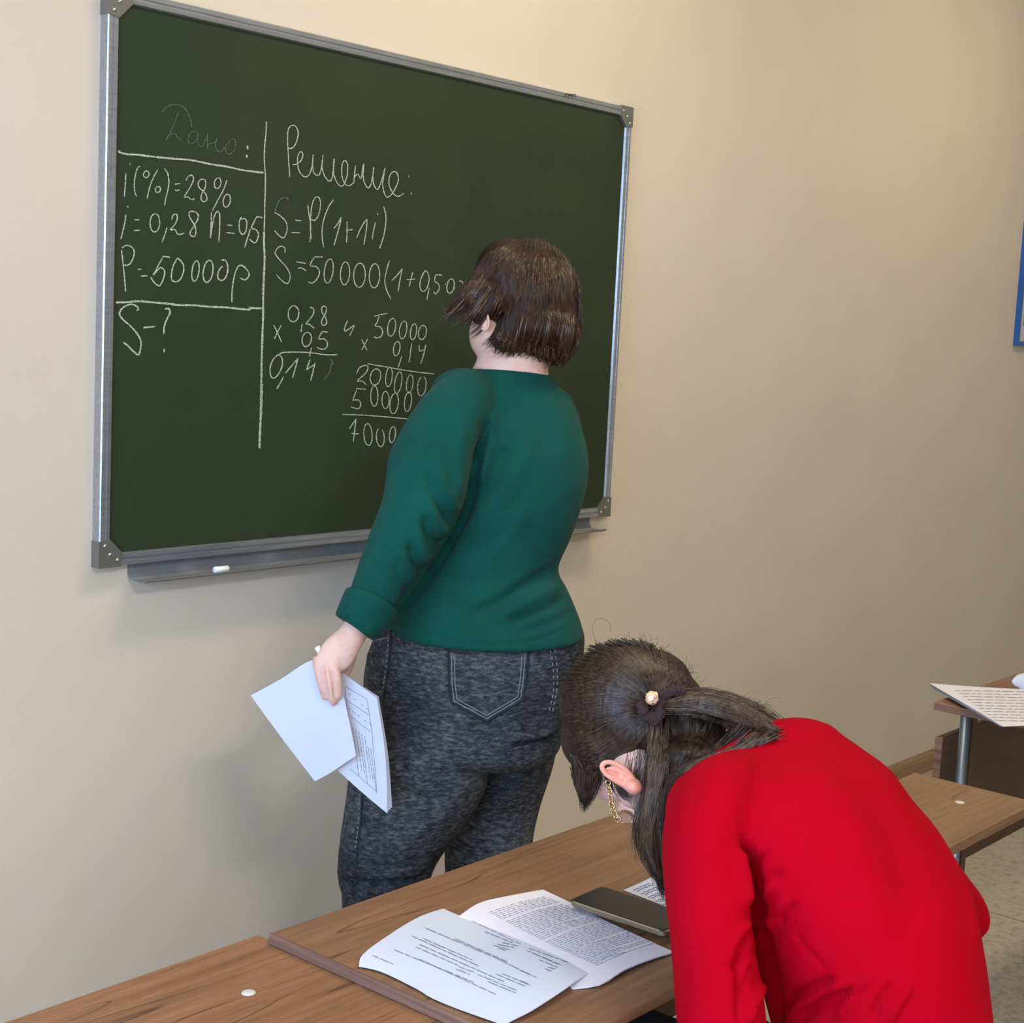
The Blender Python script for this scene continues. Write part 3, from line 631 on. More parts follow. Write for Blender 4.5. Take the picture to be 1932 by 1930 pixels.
# left page (rows run from outer edge to the spine)
left_rows = [[(677,1822),(720,1832),(790,1866),(812,1880),(865,1902),(950,1932)],
             [(685,1800),(760,1815),(850,1846),(930,1876),(1003,1906)],
             [(735,1763),(800,1775),(890,1806),(980,1842),(1062,1868)],
             [(790,1730),(850,1745),(930,1774),(1030,1812),(1098,1843)],
             [(836,1714),(869,1728),(950,1760),(1050,1800),(1116,1834)]]
V, F = outline_sheet(left_rows, lambda s, t: .0035+.005*math.sin(math.pi*t)); V2, F2 = thick(V, F, .0012, (0, 0, 1)); mesh_obj('page', V2, F2, M_paper, bk, label='left page with sparse printed lines'); bvL = bvh_of(V, F)
right_rows = [[(866,1728),(950,1762),(1050,1802),(1085,1862)],
              [(866,1728),(955,1758),(1060,1805),(1134,1856)],
              [(905,1703),(1000,1742),(1100,1785),(1180,1828)],
              [(960,1690),(1050,1728),(1150,1775),(1235,1806)],
              [(1024,1678),(1075,1702),(1160,1745),(1272,1796)]]
right_rows[0] = [(862,1729),(940,1764),(1030,1808),(1080,1864)]
V, F = outline_sheet(right_rows, lambda s, t: .0022+.004*math.sin(math.pi*t)); V2, F2 = thick(V, F, .0018, (0, 0, 1)); mesh_obj('page', V2, F2, M_paper2, bk, label='right page densely printed'); bvR = bvh_of(V, F)
def words(g, bvh, a, b, wpx, lo=5, hi=16, gap=3, off=.0004):
    a = np.array(a, float); b = np.array(b, float); L = np.linalg.norm(b-a); t = 0
    while t < L-3:
        w_ = random.uniform(lo, hi); e = min(L, t+w_); ribbon(g, bvh, [a+(b-a)*t/L, a+(b-a)*(t+e)/2/L, a+(b-a)*e/L], wpx, off, 4, .1, sub=1); t = e+gap
g = G()
K6 = 320/1932
for a, b, w_ in [((735,548),(1540,890),1), ((1075,670),(1695,945),1), ((1540,890),(1932,1080),1), ((585,640),(1350,985),1), ((720,672),(1275,915),1),
    ((668,735),(1640,1165),1), ((630,765),(1110,975),1), ((1120,990),(1295,1055),1), ((1090,1018),(1250,1080),1), ((385,798),(1290,1168),1), ((670,905),(1545,1308),1),
    ((135,860),(380,965),1), ((1510,745),(1710,800),1), ((1560,735),(1750,775),1), ((1610,715),(1790,755),1), ((1570,775),(1690,820),1), ((1415,592),(1740,720),1),
    ((1120,395),(1830,735),.6), ((1335,1080),(1800,1270),1), ((1450,1160),(1770,1290),1), ((1545,1075),(1880,1215),1), ((1615,1070),(1930,1200),1)]:
    words(g, bvL, (680+a[0]*K6, 1660+a[1]*K6), (680+b[0]*K6, 1660+b[1]*K6), 1.5 if w_ == 1 else 0.9, 10, 26, 2)
K7 = 300/1932
for a, b in [((110,960),(600,1135)), ((90,990),(510,1165)), ((160,1020),(500,1170)), ((235,1100),(470,1195)), ((310,1210),(400,1245)), ((340,1190),(440,1215)), ((0,1230),(210,1318)), ((0,1350),(120,1400))]:
    words(g, bvL, (980+a[0]*K7, 1640+a[1]*K7), (980+b[0]*K7, 1640+b[1]*K7), 1.4, 8, 24, 2)
g.obj('printed_text', M_ink, bk, smooth=False, kind='stuff')
g = G(); nrow = 44
for i in range(nrow):
    t = i/(nrow-1)
    a = np.array([922+(1124-922)*t, 1722+(1822-1722)*t+8*math.sin(math.pi*t)*.3]); b = np.array([1030+(1246-1030)*t, 1692+(1776-1692)*t])
    if random.random() < .12: b = a+(b-a)*random.uniform(.4, .85)
    if i in (6, 22): continue
    mid = (a+b)/2+np.array([-2, -3])
    words(g, bvR, a, mid, 1.25, 4, 13, 2.2); words(g, bvR, mid+(b-mid)*.04, b, 1.25, 4, 13, 2.2)
g.obj('printed_text', M_ink2, bk, smooth=False, kind='stuff')
# phone
pA = onplane(1073, 1703, 2, MZ+.012); pB = onplane(1128, 1667, 2, MZ+.012); pC = onplane(1266, 1768, 2, MZ+.012)
ex = pC-pA; ex[2] = 0; ex = unit(ex); ey = np.array([-ex[1], ex[0], 0.0])
if (pB-pA)@ey < 0: ey = -ey
PWd = .074; PLn = .150
po_ = pA+ex*0-ey*.002; 
def rrect(L, Wd, r, n=7):
    pts = []
    for cx, cy, a0 in ((r, r, math.pi), (L-r, r, 1.5*math.pi), (L-r, Wd-r, 0), (r, Wd-r, .5*math.pi)):
        for k in range(n): a = a0+k/(n-1)*math.pi/2; pts.append((cx+r*math.cos(a), cy+r*math.sin(a)))
    return pts
ph = empty('smartphone', tuple(po_), 'dark smartphone with a pale metal rim beside the open booklet', 'phone')
def phone_part(name, L0, W0, inset, z0, z1, m, r):
    pts = rrect(L0-2*inset, W0-2*inset, r); g = G(); n = len(pts); V = []
    levels = ((z0, .0012), (z0+.0015, 0), (z1-.0015, 0), (z1, .0012)) if name == 'rim' else ((z0, 0), (z1, .0003))
    cxy = np.array([(L0-2*inset)/2, (W0-2*inset)/2])
    for z, sh in levels:
        for p in pts:
            q = cxy+(np.array(p)-cxy)*(1-sh/cxy.min()); V.append(po_+ex*(q[0]+inset)+ey*(q[1]+inset)+np.array([0, 0, z]))
    k = len(levels); F = [(i*n+j, i*n+(j+1) % n, (i+1)*n+(j+1) % n, (i+1)*n+j) for i in range(k-1) for j in range(n)]+[tuple(range(n-1, -1, -1)), tuple((k-1)*n+j for j in range(n))]
    g.add(V, F); return g.obj(name, m, ph, smooth=False)
phone_part('rim', PLn, PWd, 0, -.0035, .0045, M_phone_e, .011)
phone_part('screen', PLn, PWd, .0028, .0045, .0052, M_phone, .009)
g = G(); c = po_+ex*.012+ey*.016+np.array([0, 0, .0053])
# sheet with blue handwriting, half hidden by the hair and sleeve
sh = empty('handwritten_sheet', tuple(onplane(1225, 1682, 2, MZ)), 'sheet with blue handwriting peeking out behind the phone', 'paper')
cs = [onplane(u, v, 2, MZ+.0012) for u, v in ((1176, 1679), (1236, 1651), (1330, 1690), (1272, 1716))]
V, F = patch(cs, 8, 8, lambda s, t: .001*math.sin(math.pi*s)); nn = unit(np.cross(cs[1]-cs[0], cs[3]-cs[0])); sg = 1 if nn[2] > 0 else -1
V2, F2 = thick(V, F, .0005, (0, 0, 1)); mesh_obj('page', V2, F2, M_paper, sh); bvS = bvh_of(V, F); g = G()
for i in range(9):
    a = np.array([1194+(7)*i, 1680-0+3.4*i-2*(i % 2)]); L = random.uniform(30, 42)
    pts = [(a[0]+k*L/9, a[1]-k*L/9*.42+(1.6 if k % 2 else -1.2)*random.uniform(.5, 1)) for k in range(10)]
    ribbon(g, bvS, pts, 1.2, .0003, 1.5, .1)
g.obj('handwriting', M_blue, sh, smooth=False, kind='stuff')

# papers on the right desk
ps = empty('paper_stack', tuple(onplane(1850, 1330, 2, DZ)), 'stack of printed sheets hanging over the end of the right desk', 'paper')
def st_pt(u, v, z): return onplane(u, v, 2, z)
for k in range(3):
    z = DZ+.004+k*.004; dv = 8-4*k
    cs = [st_pt(1754+2*(2-k), 1289+dv, z+.006), st_pt(1830, 1285+dv*.3, z), st_pt(2050, 1302, z), st_pt(2060, 1362+dv*.6, z), st_pt(1893-3*(2-k), 1370-6*(2-k)*.3+dv*.3, z-.001)]
    A0, A1_, A2_, A3_, A4_ = cs
    V, F = patch([A0, A2_, A3_, A4_], 14, 8, lambda s, t: (.004*math.sin(math.pi*s)*(1-t)) * (1 if True else 0))
    mesh_obj('sheet', *thick(V, F, .0012, (0, 0, 1)), M_paper if k < 2 else M_paper2, ps)
bvP = bvh_of(V, F); g = G()
for i in range(11):
    v0 = 1303+i*5.6; u0 = 1802+i*7.5
    words(g, bvP, (u0, v0), (1990, v0+3), 1.6, 8, 24, 2.5)
g.obj('printed_text', mat('pale_print', (168, 166, 170), .8), ps, smooth=False, kind='stuff')
#CURL
# ------------------------------------------------------------ people: shared builders
def head_skin(g, c, R, Fv, U, k=1.0):
    c = np.asarray(c, float)
    g.ell(c+U*.022*k-Fv*.014*k, R*.074*k, Fv*.094*k, U*.096*k)
    g.ell(c+Fv*.034*k-U*.045*k, R*.058*k, Fv*.052*k, U*.062*k)
    g.ell(c+Fv*.068*k-U*.082*k, R*.022*k, Fv*.018*k, U*.018*k)
    g.ell(c+Fv*.060*k+U*.028*k, R*.055*k, Fv*.026*k, U*.030*k)
    g.ell(c+Fv*.094*k-U*.008*k, R*.009*k, Fv*.012*k, U*.024*k); g.ell(c+Fv*.101*k-U*.024*k, R*.014*k, Fv*.011*k, U*.010*k)
    g.ell(c+Fv*.084*k-U*.050*k, R*.023*k, Fv*.009*k, U*.006*k); g.ell(c+Fv*.083*k-U*.058*k, R*.019*k, Fv*.009*k, U*.006*k)
    for s in (-1, 1):
        g.ell(c+Fv*.045*k+R*s*.042*k-U*.022*k, R*.020*k, Fv*.024*k, U*.022*k)
def eyes(c, R, Fv, U, par, k=1.0):
    for s in (-1, 1):
        g = G(); g.ell(np.asarray(c)+Fv*.061*k+R*s*.026*k+U*.004*k, R*.007, Fv*.007, U*.0065, 14, 10); g.obj('eye', M_eye, par)
def ear_geo(g, c, out, back, up, k=1.0):
    """outer ear: disc, rim and lobe"""
    c = np.asarray(c, float); pts = []
    for i in range(15):
        a = -2.2+4.2*i/14; pts.append(c+(back*math.cos(a)*.015+up*math.sin(a)*.029)*k+out*.006*k)
    g.tube(pts, np.linspace(.0032, .0045, 15)*k, 8)
    g.ell(c-up*.004*k, out*.005*k, back*.013*k, up*.025*k, 16, 10); g.ell(c-up*.026*k, out*.005*k, back*.008*k, up*.009*k, 12, 8)
def locks(name, mat_, par, bvh, guides, n, r, t0, t1, jit=4, lift=(.0, .0015)):
    """thick tapering tresses that lie on the hair"""
    Gd = np.array([resample(cr(q, 5), 24) for q in guides]); k = len(Gd)
    for _ in range(n):
        s_ = random.random()*(k-1); i = min(k-2, int(s_)); f = s_-i; L = Gd[i]*(1-f)+Gd[i+1]*f; a = random.uniform(*t0); b = random.uniform(*t1)
        tt = np.linspace(a, b, 9); x = np.interp(tt, np.linspace(0, 1, 24), L[:, 0]); y = np.interp(tt, np.linspace(0, 1, 24), L[:, 1])
        if b > 1: dx, dy = L[-1]-L[-2]; m = tt > 1; x[m] += dx*(tt[m]-1)*23; y[m] += dy*(tt[m]-1)*23
        cv = random.uniform(-1, 1)*jit*1.5; w_ = np.linspace(0, 1, 9); x += rng.normal()*jit+cv*w_**2; y += rng.normal()*jit*.5
        dl = None; Q = []; off = random.uniform(*lift)
        for q in zip(x, y):
            h = hit(bvh, q[0], q[1], off); d_ = (h-CAM)@FW if h is not None else None
            if d_ is None or (dl is not None and abs(d_-dl) > .03): d_ = dl
            if d_ is not None: Q.append(P(q[0], q[1], d_)); dl = d_
        if len(Q) < 5: continue
        rr = r*random.uniform(.6, 1.2)*np.interp(np.linspace(0, 1, len(Q)), [0, .3, .7, 1], [.25, 1, .8, .08])
        g = G(); g.tube(Q, rr, 8); g.obj(name, mat_, par)
def strands(name, mat_, par, bvh, guides, n, r=.0007, lift=(.0005, .004), jit=3.5, d0=2.8, t0=(0, .45), t1=(.7, 1.04), pts=11, wave=0, maxstep=.05):
    g = G(); Gd = [resample(cr(q, 5), 24) for q in guides]; Gd = np.array(Gd); k = len(Gd)
    for _ in range(n):
        s = random.random()*(k-1); i = min(k-2, int(s)); f = s-i; L = Gd[i]*(1-f)+Gd[i+1]*f
        a = random.uniform(*t0); b = random.uniform(*t1)
        tt = np.linspace(a, b, pts); x = np.interp(tt, np.linspace(0, 1, 24), L[:, 0]); y = np.interp(tt, np.linspace(0, 1, 24), L[:, 1])
        if b > 1: 
            dx, dy = L[-1]-L[-2]; m = tt > 1; x[m] += dx*(tt[m]-1)*23; y[m] += dy*(tt[m]-1)*23
        j = rng.normal(size=2)*jit; j2 = rng.normal(size=2)*jit; w = np.linspace(0, 1, pts)[:, None]
        Q = np.stack([x, y], 1)+j*(1-w)*.7+j2*w
        if wave: ph_ = random.uniform(0, 6); Q += np.stack([np.cos(w[:, 0]*7+ph_), np.sin(w[:, 0]*6+ph_)], 1)*wave*w
        off = random.uniform(*lift); W = []; last = None
        for q in Q:
            h = hit(bvh, q[0], q[1], off)
            dd = (h-CAM)@FW if h is not None else None
            if dd is None or (last is not None and abs(dd-last) > maxstep): dd = last
            W.append([q[0], q[1], dd if dd is not None else np.nan]); last = dd if dd is not None else last
        ok_ = [w_[2] for w_ in W if not np.isnan(w_[2])]; fill = ok_[0] if ok_ else d0
        for w_ in W:
            if np.isnan(w_[2]): w_[2] = fill
            else: break
        D = np.array(W); 
        for _k in range(2): D[1:-1, 2] = (D[:-2, 2]+2*D[1:-1, 2]+D[2:, 2])/4
        X = [P(*w_) for w_ in D]; rr = r*np.linspace(1, .35, pts)
        g.tube(X, rr, 3)
    return g.obj(name, mat_, par, kind='stuff')
def depth_sheet(rows, n=18, m=16, th=.0003):
    R = np.array([resample(cr(r, 6), n) for r in rows]); k = len(rows)
    Rs = smooth_rows(R.reshape(k, -1), 8) if k > 2 else R.reshape(k, -1); Rs = resample(Rs, m).reshape(m, n, 3)
    V = np.array([P(*Rs[j, i]) for j in range(m) for i in range(n)])
    F = [(j*n+i, j*n+i+1, (j+1)*n+i+1, (j+1)*n+i) for j in range(m-1) for i in range(n-1)]
    return V, F, thick(V, F, th, -FW)
def patch_on(bvh, rows, off, n=14, m=12):
    R = np.array([resample(np.array(r, float), n) for r in rows]); k = len(rows); Rs = resample(R.reshape(k, -1), m).reshape(m, n, 2); V = []; 
    for j in range(m):
        for i in range(n):
            h = hit(bvh, Rs[j, i, 0], Rs[j, i, 1], off); V.append(h if h is not None else V[-1])
    F = [(j*n+i, j*n+i+1, (j+1)*n+i+1, (j+1)*n+i) for j in range(m-1) for i in range(n-1)]
    return np.array(V), F
def strokes_px(base, lst): return lst
UPZ = np.array([0, 0, 1.0])
# curled loose sheet on top of the stack
dq = (onplane(1935, 1292, 2, DZ+.02)-CAM)@FW
V, F, T_ = depth_sheet([[(2010, 1252, dq+.03), (1955, 1264, dq+.022), (1924, 1271, dq+.018), (1918, 1274, dq+.016)], [(2010, 1270, dq+.012), (1950, 1272, dq), (1916, 1277, dq-.004), (1910, 1283, dq-.004)], [(2010, 1290, dq+.004), (1950, 1290, dq-.008), (1920, 1288, dq-.010), (1911, 1290, dq-.006)], [(2010, 1318, dq+.006), (1950, 1312, dq-.002), (1930, 1302, dq-.002), (1919, 1296, dq)]], 14, 14, .0006)
mesh_obj('curled_paper', *T_, M_paper, None, label='curled white sheet lying on the stack at the right edge', cat='paper')

# ------------------------------------------------------------ person at the chalkboard
foot = P(820, 2150, 2.88); foot[2] = 0
p1 = empty('person', tuple(foot), 'person in green sweater and washed black jeans standing at the chalkboard, back turned', 'person')
# --- body: head, neck, trunk, arms with hands, legs: one surface
g = G()
F1 = unit(-RT*.66+FW*.75-UPZ*.12); U1 = unit(UPZ-F1*(UPZ@F1)); R1 = np.cross(F1, U1)
hc1 = P(982, 580, 2.885)
head_skin(g, hc1, R1, F1, U1, .9)
g.ell(P(926, 632, 2.845), RT*.0405, FW*.045, UP*.050)
g.ell(P(945, 655, 2.845), RT*.045, FW*.045, UP*.040)
limb(g, [(985, 620, 60, 2.86, .055), (972, 665, 66, 2.85, .056), (966, 695, 70, 2.85, .058), (962, 730, 88, 2.86, .06)], 'path')
limb(g, [(960, 728, 80, 2.86, .06), (955, 790, 115, 2.86, .09), (948, 900, 128, 2.86, .11), (925, 1040, 118, 2.86, .11), (910, 1150, 140, 2.85, .12), (890, 1290, 150, 2.87, .11), (880, 1340, 130, 2.88, .09)], 'level')
limb(g, [(872, 775, 36, 2.76, .04), (838, 850, 40, 2.71, .042), (800, 960, 40, 2.67, .04), (745, 1065, 35, 2.645, .036), (702, 1135, 30, 2.63, .030), (672, 1186, 26, 2.62, .023), (655, 1210, 29, 2.61, .021), (637, 1233, 34, 2.605, .018), (618, 1255, 27, 2.60, .013)], 'path', sub=3)
for fg in ([(600, 1246, 10, 2.598, .0095), (604, 1275, 9.5, 2.592, .009), (609, 1298, 8.5, 2.592, .008), (613, 1316, 6.8, 2.598, .0065)],
           [(615, 1252, 10.5, 2.594, .0095), (622, 1287, 9.8, 2.586, .009), (626, 1310, 8.8, 2.588, .008), (629, 1326, 7, 2.594, .0065)],
           [(630, 1252, 10.5, 2.594, .0095), (635, 1280, 9.5, 2.587, .009), (638, 1300, 8.5, 2.590, .008), (640, 1315, 6.5, 2.596, .006)],
           [(597, 1244, 8.5, 2.612, .008), (601, 1272, 8, 2.611, .0075), (606, 1293, 7, 2.611, .007), (609, 1305, 5.5, 2.612, .005)],
           [(660, 1222, 12, 2.617, .012), (660, 1245, 11.5, 2.632, .011), (652, 1268, 10, 2.644, .009), (643, 1290, 8, 2.650, .007)]):
    limb(g, fg, 'path', 14, sub=3)
# right arm, raised in front of the trunk
limb(g, [(1040, 780, 42, 2.97, .042), (1030, 860, 38, 3.05, .038), (985, 930, 34, 3.10, .034), (965, 860, 28, 3.2, .028), (950, 800, 24, 3.27, .022), (945, 770, 26, 3.30, .014)], 'path', sub=3)
for k, (du, l) in enumerate(((-20, 62), (-9, 72), (3, 68), (14, 56))): limb(g, [(945+du*.8, 765, 8, 3.30, .008), (942+du, 735, 8, 3.32, .008), (940+du, 765-l*.9, 7, 3.315, .007), (941+du, 762-l, 5, 3.31, .006)], 'path', 12, sub=3)
limb(g, [(968, 785, 9, 3.28, .009), (978, 765, 8.5, 3.29, .008), (972, 742, 7, 3.30, .007)], 'path', 12, sub=3)
for rows in ([(800, 1380, 74, 2.85, .07), (775, 1500, 72, 2.82, .07), (735, 1640, 62, 2.79, .062), (728, 1800, 58, 2.79, .06), (722, 2000, 40, 2.79, .04), (720, 2150, 34, 2.80, .036), (720, 2195, 38, 2.80, .05)],
             [(945, 1370, 50, 2.95, .055), (935, 1440, 52, 2.99, .055), (930, 1540, 54, 3.015, .058), (920, 1650, 52, 3.01, .055), (912, 1800, 50, 3.0, .052), (906, 1960, 38, 3.0, .04), (902, 2030, 34, 3.0, .036), (902, 2065, 38, 3.0, .05)]):
    limb(g, rows, 'path', 20, sub=3)
V, N, F = remesh(g, .0032, 4)
V = folds(V, N, [([(608, 1252), (613, 1285), (619, 1318)], -.0042, 2.2), ([(623, 1254), (629, 1290), (633, 1318)], -.0042, 2.2), ([(598, 1262), (615, 1266), (632, 1262)], .0012, 4),
                 ([(640, 1240), (650, 1258)], -.0015, 2.5), ([(609, 1286), (640, 1284)], .0006, 4), ([(900, 680), (965, 690), (1030, 692)], -.001, 4)])
mesh_obj('body', V, F, M_skin, p1); bv_b1 = bvh_of(V, F); eyes(hc1, R1, F1, U1, p1, .9)
g = G(); ec = P(914, 604, 2.775); ear_geo(g, ec, unit(-FW*.85-RT*.5), unit(RT), unit(UP-RT*.15), .62); g.obj('ear', M_skin, p1)
g = G(); ec = hc1+R1*.070; ear_geo(g, ec, R1, -F1, U1, .95); g.obj('ear', M_skin, p1)
g = G(); 
for (u, v, d) in ((720, 2215, 2.80), (902, 2085, 3.0)):
    a = P(u, v, d); a[2] = .045; fy = unit([-.15, 1, 0]); fx = np.array([1., 0, 0])
    g = G(); g.sections([(a-fy*.09+[0, 0, -.008], fx*.030, UPZ*.034), (a-fy*.06, fx*.040, UPZ*.043), (a+fy*.02, fx*.044, UPZ*.042), (a+fy*.10-[0, 0, .012], fx*.046, UPZ*.031), (a+fy*.15-[0, 0, .018], fx*.034, UPZ*.024)], 20, 2.4)
    g.obj('shoe', M_shoe, p1)
# --- sweater
g = G()
limb(g, [(962, 697, 70, 2.855, .066), (958, 712, 88, 2.86, .080), (957, 742, 114, 2.86, .102), (955, 790, 139, 2.86, .125), (951, 850, 159, 2.86, .145), (948, 905, 160, 2.86, .152), (942, 960, 152, 2.86, .150), (930, 1015, 144, 2.86, .145),
         (914, 1068, 139, 2.855, .142), (908, 1110, 166, 2.85, .152), (911, 1155, 182, 2.845, .165), (918, 1196, 186, 2.84, .176)], 'level', 40, caps=False)
limb(g, [(890, 741, 46, 2.785, .052), (864, 772, 64, 2.75, .066), (836, 820, 73, 2.72, .072), (811, 880, 79, 2.70, .075), (804, 920, 78, 2.69, .074), (789, 968, 73, 2.672, .070), (758, 1030, 66, 2.655, .064), (728, 1088, 58, 2.64, .057), (706, 1128, 50, 2.63, .048), (690, 1158, 45, 2.625, .044)], 'path', 28, caps=False)
g.ell(P(872, 741, 2.80), RT*.058, FW*.07, UP*.046)
g.ell(P(792, 882, 2.84), RT*.062, FW*.085, UP*.070)
limb(g, [(1020, 770, 60, 2.93, .06), (1040, 830, 60, 3.0, .058), (1010, 910, 54, 3.07, .052), (985, 925, 48, 3.10, .048), (972, 880, 42, 3.17, .042), (962, 850, 38, 3.21, .038)], 'path', 22, caps=False)
V, N, F = remesh(g, .0055, 16)
FS = [([(918, 785), (906, 850), (896, 905), (880, 965), (848, 1020), (815, 1072), (770, 1130), (735, 1175)], -.016, 9),
      ([(930, 775), (921, 840), (900, 915)], .010, 12), ([(865, 800), (868, 880), (855, 950)], .006, 13),
      ([(1005, 800), (985, 870), (930, 950), (880, 1010)], .005, 20), ([(955, 840), (930, 900), (900, 950)], -.006, 12),
      ([(1000, 950), (940, 1030), (870, 1100)], .005, 18), ([(960, 990), (900, 1060), (820, 1140)], -.005, 14),
      ([(1050, 1072), (1000, 1098), (940, 1135), (880, 1160)], -.009, 10), ([(1070, 1100), (1000, 1135), (930, 1170)], .007, 12), ([(1090, 1150), (1040, 1175), (980, 1190)], -.004, 9), ([(1075, 1125), (1020, 1155), (960, 1175)], -.004, 8),
      ([(862, 985), (835, 965), (818, 930), (808, 890)], -.006, 8), ([(868, 968), (845, 940), (832, 890)], .005, 8), ([(840, 1030), (812, 1010), (800, 970)], -.008, 8), ([(850, 1010), (825, 990), (815, 950)], .006, 8),
      ([(805, 1085), (786, 1060), (772, 1025)], -.008, 8), ([(818, 1062), (798, 1040), (788, 1000)], .006, 8), ([(775, 1125), (755, 1095), (742, 1060)], -.004, 9), ([(830, 860), (820, 930), (800, 990)], .003, 14),
      ([(792, 790), (778, 860), (762, 930), (735, 1010), (710, 1075), (690, 1115)], -.0022, 2.2), ([(750, 1168), (800, 1192), (860, 1210), (930, 1217), (1010, 1207), (1060, 1187), (1098, 1162)], -.0022, 2.6),
      ([(865, 692), (900, 700), (960, 702), (1040, 708)], .0015, 4), ([(970, 740), (1010, 790), (1040, 850)], -.003, 18)]
V = folds(V, N, FS); V = V+N*(vnoise(V, 38, 3)*.0016)[:, None]
sw = mesh_obj('sweater', V, F, M_green, p1); bv_sw = bvh_of(V, F)
g = G(); limb(g, [(703, 1134, 55, 2.630, .054), (699, 1141, 56, 2.628, .055), (684, 1163, 51, 2.624, .049), (669, 1185, 45, 2.62, .043)], 'path', 32, caps=False)
V, N, F = remesh(g, .004, 3)
V = folds(V, N, [([(652, 1150), (660, 1160), (672, 1150)], .004, 5), ([(640, 1172), (655, 1165), (662, 1148)], -.004, 3), ([(650, 1186), (690, 1196), (716, 1184)], .002, 5)])
cf = mesh_obj('rolled_cuff', V, F, M_green, p1); bv_cf = bvh_of(V, F)
h_ = hit(bv_cf, 650, 1160, .0005)
if h_ is not None:
    g = G(); g.ell(h_, RT*.0045, UP*.0055, FW*.0022, 16, 8); g.obj('button', M_green, cf)
    g = G(); ribbon(g, bv_cf, [(652, 1141), (648, 1156), (640, 1174)], 6, .0012, 4); g.n and g.obj('cuff_tab', M_green, cf)
# --- jeans
g = G()
limb(g, [(916, 1130, 158, 2.85, .135), (914, 1180, 186, 2.848, .152), (903, 1215, 199, 2.85, .160), (893, 1262, 204, 2.85, .165), (885, 1320, 202, 2.85, .168), (872, 1375, 193, 2.855, .160), (868, 1405, 186, 2.86, .150), (872, 1425, 160, 2.87, .12)], 'level', 36, caps=False)
g.ell(P(905, 1330, 2.80), RT*.14, FW*.10, UP*.10); g.ell(P(990, 1330, 2.86), RT*.085, FW*.10, UP*.09)
limb(g, [(806, 1370, 122, 2.845, .125), (792, 1440, 133, 2.83, .125), (772, 1500, 122, 2.82, .118), (748, 1560, 105, 2.81, .112), (732, 1610, 94, 2.80, .105), (724, 1655, 87, 2.80, .098), (724, 1672, 80, 2.80, .09), (722, 1700, 77, 2.80, .088), (722, 1820, 72, 2.795, .082), (722, 1980, 64, 2.795, .072), (722, 2120, 58, 2.80, .066)], 'path', 30, caps=False)
limb(g, [(950, 1360, 108, 2.95, .115), (945, 1430, 100, 2.985, .110), (935, 1500, 88, 3.01, .100), (925, 1560, 84, 3.01, .095), (920, 1620, 82, 3.01, .092), (916, 1680, 76, 2.99, .09), (912, 1820, 68, 3.0, .08), (906, 1960, 58, 3.0, .07), (904, 2030, 54, 3.0, .065)], 'path', 28, caps=False)
V, N, F = remesh(g, .0055, 5)
V = folds(V, N, [([(1060, 1385), (1010, 1402), (968, 1405)], -.008, 9), ([(1050, 1375), (1000, 1392), (950, 1392)], .006, 9),
                 ([(640, 1660), (700, 1664), (760, 1660), (805, 1652)], -.010, 5), ([(640, 1645), (720, 1652), (806, 1640)], .008, 8), ([(660, 1672), (700, 1690), (760, 1680)], .005, 7),
                 ([(690, 1255), (720, 1262), (740, 1290)], -.006, 7), ([(684, 1290), (712, 1300), (735, 1330)], -.005, 8), ([(690, 1235), (715, 1240), (735, 1262)], .005, 7),
                 ([(760, 1320), (800, 1350), (850, 1370)], -.003, 12), ([(655, 1500), (720, 1530), (780, 1560)], -.004, 14), ([(650, 1570), (700, 1600), (780, 1600)], .005, 14), ([(850, 1520), (800, 1560), (740, 1575)], .004, 12),
                 ([(760, 1290), (765, 1370), (760, 1450), (770, 1520)], -.006, 16), ([(795, 1300), (800, 1400), (800, 1500)], .005, 16), ([(1000, 1440), (960, 1500), (900, 1560)], .004, 12), ([(1030, 1460), (990, 1540)], -.004, 10)])
V = V+N*(vnoise(V, 45, 5)*.0016)[:, None]
je = mesh_obj('jeans', V, F, M_denim, p1); bv_je = bvh_of(V, F)
PK = [(847, 1228), (848, 1290), (852, 1325), (918, 1361), (986, 1320), (992, 1280), (996, 1228)]
V, F = patch_on(bv_je, [[(847, 1222), (996, 1222)], [(848, 1290), (992, 1282)], [(851, 1323), (987, 1318)], [(872, 1336), (962, 1336)], [(916, 1360), (921, 1360)]], .0028)
pk = mesh_obj('back_pocket', *thick(V, F, .0035, -FW), M_denim, p1); bv_pk = bvh_of(V, F)
g = G()
for st in (PK,): cord(g, bv_je, PK, .0020, .0022, 5, 6, sub=1)
g.obj('pocket_edge', M_seam, pk)
g = G()
def inset_poly(pl, d, c=(921, 1285)): return [(c[0]+(x-c[0])*(1-d/75), c[1]+(y-c[1])*(1-d/75)) for x, y in pl]
for d in (5, 11): cord(g, bv_pk, inset_poly(PK, d), .0008, .0006, 4, 5, sub=1)
g.obj('pocket_stitching', M_stitch, pk)
for st in ([(738, 1190), (736, 1240), (727, 1300), (722, 1330)], [(684, 1500), (682, 1545), (675, 1600), (671, 1650)], [(664, 1662), (668, 1680)], [(1068, 1205), (1075, 1230), (1083, 1262)], [(694, 1204), (715, 1200), (738, 1196)], [(966, 1408), (985, 1404), (1058, 1388)]):
    g = G(); cord(g, bv_je, st, .0020, .0008, 5)
    if g.n: g.obj('seam', M_seam, p1)
g = G()
for st in ([(733, 1195), (731, 1240), (723, 1300)], [(679, 1505), (677, 1550), (671, 1600)], [(1036, 1215), (1043, 1260), (1044, 1300), (1036, 1340)], [(1044, 1213), (1050, 1255), (1050, 1300), (1042, 1342)], [(696, 1211), (715, 1207), (735, 1203)]):
    pl = resample(cr(st, 6), 22)
    for i in range(0, 21, 2): cord(g, bv_je, [pl[i], (pl[i]+pl[i+1])/2, pl[i+1]], .0011, .0008, 3, 5, sub=1)
